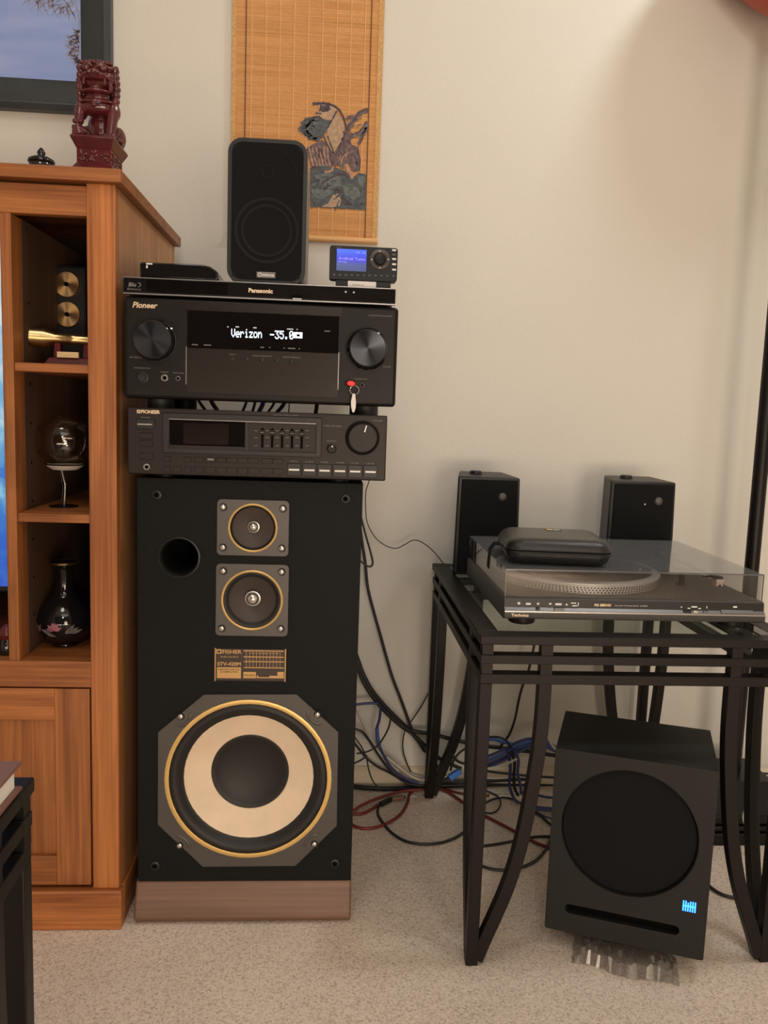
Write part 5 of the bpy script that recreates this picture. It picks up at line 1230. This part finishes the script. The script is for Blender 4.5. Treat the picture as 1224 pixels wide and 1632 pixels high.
cab_('black cable under the thickest one, dropping to the table leg', on([(567, 1052), (577, 1082), (592, 1108), (611, 1131), (635, 1154), (655, 1168), (672, 1183), (690, 1200), (706, 1212), (735, 1225)], 'Y', 1.8095), .0045, 'black_cable')
cab_('third black cable in the sweep, curving down to the leg', on([(570, 1068), (584, 1096), (603, 1121), (628, 1145), (650, 1164), (664, 1180), (676, 1198)], 'Y', 1.803), .0026, 'black_cable')
cab_('slack black wire rising left of the table leg', on([(698, 1078), (690, 1094), (680, 1110), (670, 1128), (655, 1150), (646, 1164), (642, 1180), (643, 1200), (650, 1220), (655, 1230)], 'Y', 1.835), .0016, 'black_cable')
cab_('blue network cable hanging down from the tower side', on([(566, 1123), (585, 1121), (600, 1121), (606, 1126), (605, 1145), (601, 1160), (601, 1178), (606, 1192), (612, 1205), (625, 1225), (645, 1240), (668, 1248)], 'Y', 1.804), .0032, 'navy_cable')
cab_('bright blue sleeve on the hanging network cable', on([(600.5, 1160), (602, 1176), (605, 1190)], 'Y', 1.7975), .0042, 'blue_cable', cat='cable sleeve', name='cable_sleeve')
cab_('black wire arching beside the blue network cable', on([(623, 1140), (620, 1158), (611, 1176), (600, 1190), (585, 1198), (568, 1201)], 'Y', 1.71), .0020, 'black_cable')
cab_('white cable slanting behind the black ones to the leg', on([(568, 1128), (577, 1148), (588, 1172), (602, 1192), (622, 1211), (645, 1228), (668, 1238), (690, 1240), (715, 1238)], 'Y', 1.826), .0022, 'white_cable')
cab_('short bright white cable end at the tower edge', on([(566, 1176), (575, 1178), (587, 1183), (600, 1194), (615, 1212), (635, 1230)], 'Y', 1.81), .0026, 'white_cable')
cab_('pale grey cable beneath the white ones beside the leg', on([(616, 1206), (632, 1219), (648, 1232), (664, 1241), (690, 1246)], 'Y', 1.815), .0030, 'white_cable')
cab_('uppermost black wire crossing left of the hanging blue cable', on([(567, 1162), (577, 1166), (588, 1180), (601, 1200), (615, 1220), (632, 1238), (655, 1250), (690, 1252)], 'Y', 1.8055), .0028, 'black_cable')
cab_('black cable drooping along the white baseboard at left', on([(566, 1186), (574, 1196), (585, 1209), (602, 1222), (620, 1231), (640, 1242), (668, 1250)], 'Y', 1.832), .0028, 'black_cable')
cab_('thin black wire dropping onto the carpet by the baseboard', on([(567, 1177), (576, 1190), (584, 1208), (588, 1228), (595, 1246), (605, 1256)], 'Y', 1.68), .0016, 'black_cable')
cab_('short black wire bending up at the tower edge', on([(566, 1216), (576, 1211), (585, 1204)], 'Y', 1.68), .0020, 'black_cable')
cab_('flat dark cord along the foot of the baseboard', on([(560, 1253), (590, 1256), (625, 1257), (660, 1255), (700, 1252), (745, 1251), (800, 1250), (850, 1250), (900, 1250)], 'Z', .006), .0055, 'black_cable')
cab_('second flat dark cord along the baseboard behind the table', on([(700, 1244), (750, 1246), (800, 1243), (850, 1241), (900, 1240), (960, 1240)], 'Z', .020), .0050, 'black_cable')
cab_('black cable crossing the baseboard behind the curved brace', on([(770, 1228), (800, 1232), (850, 1237), (900, 1240)], 'Y', 1.79), .0030, 'black_cable')
Zr = .0035
cab_('upper red cable running from the tower to the table leg', on([(558, 1292), (575, 1284), (600, 1273), (625, 1265), (650, 1260), (680, 1258)], 'Z', 0.0108), .0034, 'red_cable')
cab_('red cable with a connector end lying on the carpet', on([(558, 1297), (575, 1297), (590, 1291), (602, 1283)], 'Z', Zr), .0034, 'red_cable')
cab_('wide red loop on the carpet beside the tower', on([(558, 1313), (568, 1318), (585, 1320.5), (605, 1317), (625, 1308), (640, 1296), (649, 1280), (652, 1268), (660, 1258)], 'Z', Zr), .0036, 'red_cable')
cab_('red cable running forward from the table leg to the subwoofer', on([(696, 1256), (715, 1263), (740, 1280), (765, 1296), (790, 1309), (815, 1322), (840, 1336), (862, 1346), (885, 1354)], 'Z', Zr), .0034, 'red_cable')
cab_('short red cable lying right of the table leg', on([(700, 1254), (725, 1262), (750, 1266), (780, 1268)], 'Z', Zr), .0026, 'red_cable')
cab_('large black loop on the carpet in front of the leg', on([(604, 1284), (602, 1296), (610, 1311), (624, 1327), (645, 1340), (670, 1345), (698, 1344), (722, 1337), (740, 1326), (752, 1315)], 'Z', Zr), .0030, 'black_cable')
cab_('black cord on the carpet between table leg and curved brace', on([(760, 1349), (780, 1347), (805, 1343), (830, 1338), (850, 1334), (870, 1333), (895, 1335)], 'Z', Zr), .0028, 'black_cable')
cab_('lowest black loop on the carpet left of the subwoofer', on([(755, 1374), (770, 1381), (790, 1386), (815, 1386), (835, 1381), (855, 1371), (868, 1357), (876, 1343), (882, 1326)], 'Z', Zr), .0030, 'black_cable')
cab_('small black ring of wire behind the corner leg', on([(766, 1293), (782, 1296), (793, 1291), (798, 1280), (794, 1270), (782, 1263), (765, 1258)], 'Z', Zr), .0018, 'black_cable')
cab_('black wire bowing over the carpet behind the curved brace', on([(766, 1284), (785, 1274), (805, 1271), (825, 1277), (845, 1290), (862, 1300)], 'Z', Zr), .0022, 'black_cable')
cab_('black wire slanting from the purple cord to the subwoofer', on([(848, 1290), (862, 1300), (874, 1311), (888, 1322)], 'Z', Zr), .0026, 'black_cable')
cab_('grey wire beside the slanting black one near the subwoofer', on([(852, 1292), (866, 1300), (880, 1305), (895, 1307)], 'Z', Zr+.002), .0020, 'navy_cable')
cab_('flat purple cord between curved brace and subwoofer', on([(838, 1284), (855, 1288), (875, 1290), (900, 1291)], 'Z', .010), .0055, 'navy_cable')
cab_('dark wire above the purple cord beside the subwoofer', on([(830, 1262), (850, 1265), (868, 1270), (895, 1272)], 'Z', .008), .0030, 'navy_cable')
for k, (dy, m, lab) in enumerate(((0, 'navy_cable', 'highest strand of the blue cable bundle behind the brace'), (6, 'blue_cable', 'second strand of the blue cable bundle behind the brace'), (12, 'navy_cable', 'third strand of the blue cable bundle behind the brace'), (17, 'navy_cable', 'lowest strand of the blue cable bundle behind the brace'))):
    cab_(lab, on([(740, 1216+dy*.6), (770, 1208+dy), (800, 1196+dy), (822, 1184+dy), (845, 1177+dy*.8), (868, 1180+dy*.4), (884, 1190+dy*.2), (905, 1202)], 'Y', 1.74-.004*k), .0034, m)
cab_('bright blue cable end at far left of the bundle', on([(765, 1180), (785, 1178), (800, 1182), (815, 1186)], 'Y', 1.74), .0040, 'blue_cable')
cab_('black wire arching over the left end of the blue bundle', on([(760, 1182), (778, 1175), (795, 1175), (808, 1181), (815, 1192)], 'Y', 1.73), .0024, 'black_cable')
cab_('bright blue cord just left of the subwoofer top', on([(858, 1184), (872, 1190), (884, 1196), (900, 1203)], 'Y', 1.72), .0046, 'blue_cable')
cab_('white wire curling over the blue cord by the subwoofer', on([(860, 1178), (868, 1174), (874, 1177), (880, 1188), (888, 1197)], 'Y', 1.715), .0026, 'white_cable')
cab_('black cable hanging under the table top to the blue bundle', on([(853, 1020), (848, 1045), (842, 1070), (832, 1096), (826, 1120), (821, 1145), (813, 1168), (805, 1180), (796, 1192)], 'Y', 1.78), .0030, 'black_cable')
cab_('left cord of the dark hank tied below the blue bundle', on([(809, 1198), (813, 1215), (813, 1235), (812, 1252), (818, 1270), (826, 1280)], 'Y', 1.70), .0034, 'navy_cable')
cab_('middle cord of the dark hank tied below the blue bundle', on([(815, 1198), (820, 1215), (819, 1235), (820, 1255), (826, 1268)], 'Y', 1.695), .0034, 'black_cable')
cab_('right cord of the dark hank tied below the blue bundle', on([(820, 1196), (826, 1212), (825, 1232), (829, 1250), (831, 1265)], 'Y', 1.69), .0034, 'navy_cable')
cab_('white wire slanting left from the dark hank', on([(824, 1209), (808, 1217), (792, 1222), (775, 1225), (755, 1227)], 'Y', 1.685), .0024, 'white_cable')
cab_('pink-white cord lying along the baseboard below the hank', on([(760, 1238), (785, 1240), (810, 1239)], 'Y', 1.74), .0030, 'white_cable')
cab_('black wire curling between the rear leg and corner leg', on([(718, 1228), (722, 1214), (732, 1200), (748, 1190), (765, 1186)], 'Y', 1.72), .0026, 'black_cable')
cab_('second black wire curling right of the rear leg', on([(720, 1200), (728, 1212), (740, 1217), (760, 1219)], 'Y', 1.71), .0030, 'black_cable')
cab_('black cord leaving the subwoofer across the carpet at right', on([(1118, 1400), (1134, 1415), (1150, 1425), (1168, 1430), (1190, 1431), (1230, 1426)], 'Z', .004), .0032, 'black_cable')
cab_('black cable running along the wall right of the subwoofer', on([(1120, 1227), (1150, 1230), (1180, 1231), (1224, 1233), (1260, 1235)], 'Y', 1.80), .0028, 'black_cable')
cab_('white cable loop beside the lamp base', on([(1203, 1276), (1193, 1284), (1186, 1297), (1186, 1309), (1193, 1320), (1203, 1326)], 'Y', 1.53), .0030, 'white_cable')
cab_('blue cord at the right edge behind the lamp base', on([(1170, 1244), (1190, 1248), (1210, 1256), (1240, 1266)], 'Y', 1.79), .0040, 'blue_cable')
cab_('pale cord below the blue one at the right edge', on([(1172, 1250), (1190, 1258), (1210, 1268), (1240, 1276)], 'Y', 1.785), .0024, 'white_cable')
# connectors
pc_ = at(722, 1236, Y=1.66); e_ = at(738, 1226, Y=1.66); pg = thing('cable_plug', 'bright blue plug beside the rear table leg', 'plug', pc_)
dv = (e_-pc_); 
G().bar([pc_-dv*.35, pc_+dv*.75], (0, 1, 0), .0125, .012).done('plug_body', 'blue_plug', pg, .0012); G().bar([pc_-dv*.75, pc_-dv*.35], (0, 1, 0), .008, .008).done('plug_boot', 'black', pg, .001)
a_, b_ = at(606, 1282, Z=.007), at(624, 1273, Z=.007); c_ = at(646, 1270, Z=.007)
rp = thing('cable_connector', 'brown connector with metal tip lying on the carpet by the red cable', 'plug', a_)
G().bar([a_, b_], (0, 0, 1), .0095, .009).done('sleeve', 'black', rp, .001); bb = G().bar([b_, b_+(c_-b_)*.85], (0, 0, 1), .011, .009).done('body', 'brown_plug', rp, .001)
G().bar([b_+(c_-b_)*.85, c_], (0, 0, 1), .006, .005).done('tip', 'chrome', bb)
# cables glimpsed between the receivers
for k, (x0, x1, r, m, lab) in enumerate(((318, 328, .003, 'black_cable', 'first black cable from left in the gap between the receivers'), (338, 347, .0045, 'black_cable', 'second black cable in the gap between the receivers'), (392, 386, .0028, 'black_cable', 'third black cable in the gap between the receivers'), (406, 402, .0028, 'black_cable', 'slanting black cable left of the navy one, receiver gap'), (419, 412, .0045, 'navy_cable', 'navy cable in the gap between the two receivers'), (436, 426, .0026, 'black_cable', 'slanting black cable right of the navy one, receiver gap'), (452, 440, .0040, 'black_cable', 'thick slanting black cable in the gap between the receivers'), (461, 460, .0012, 'black_cable', 'thin upright wire in the gap between the receivers'), (505, 503, .0042, 'black_cable', 'thick upright black cable in the gap between the receivers'))):
    cab_(lab, on([(x0+(x0-x1)*1.5, 610), (x0, 640+(x0-300)*.03), (x1, 655+(x0-300)*.03), (x1-(x0-x1)*.8, 680)], 'Y', 1.671+r), r, m)
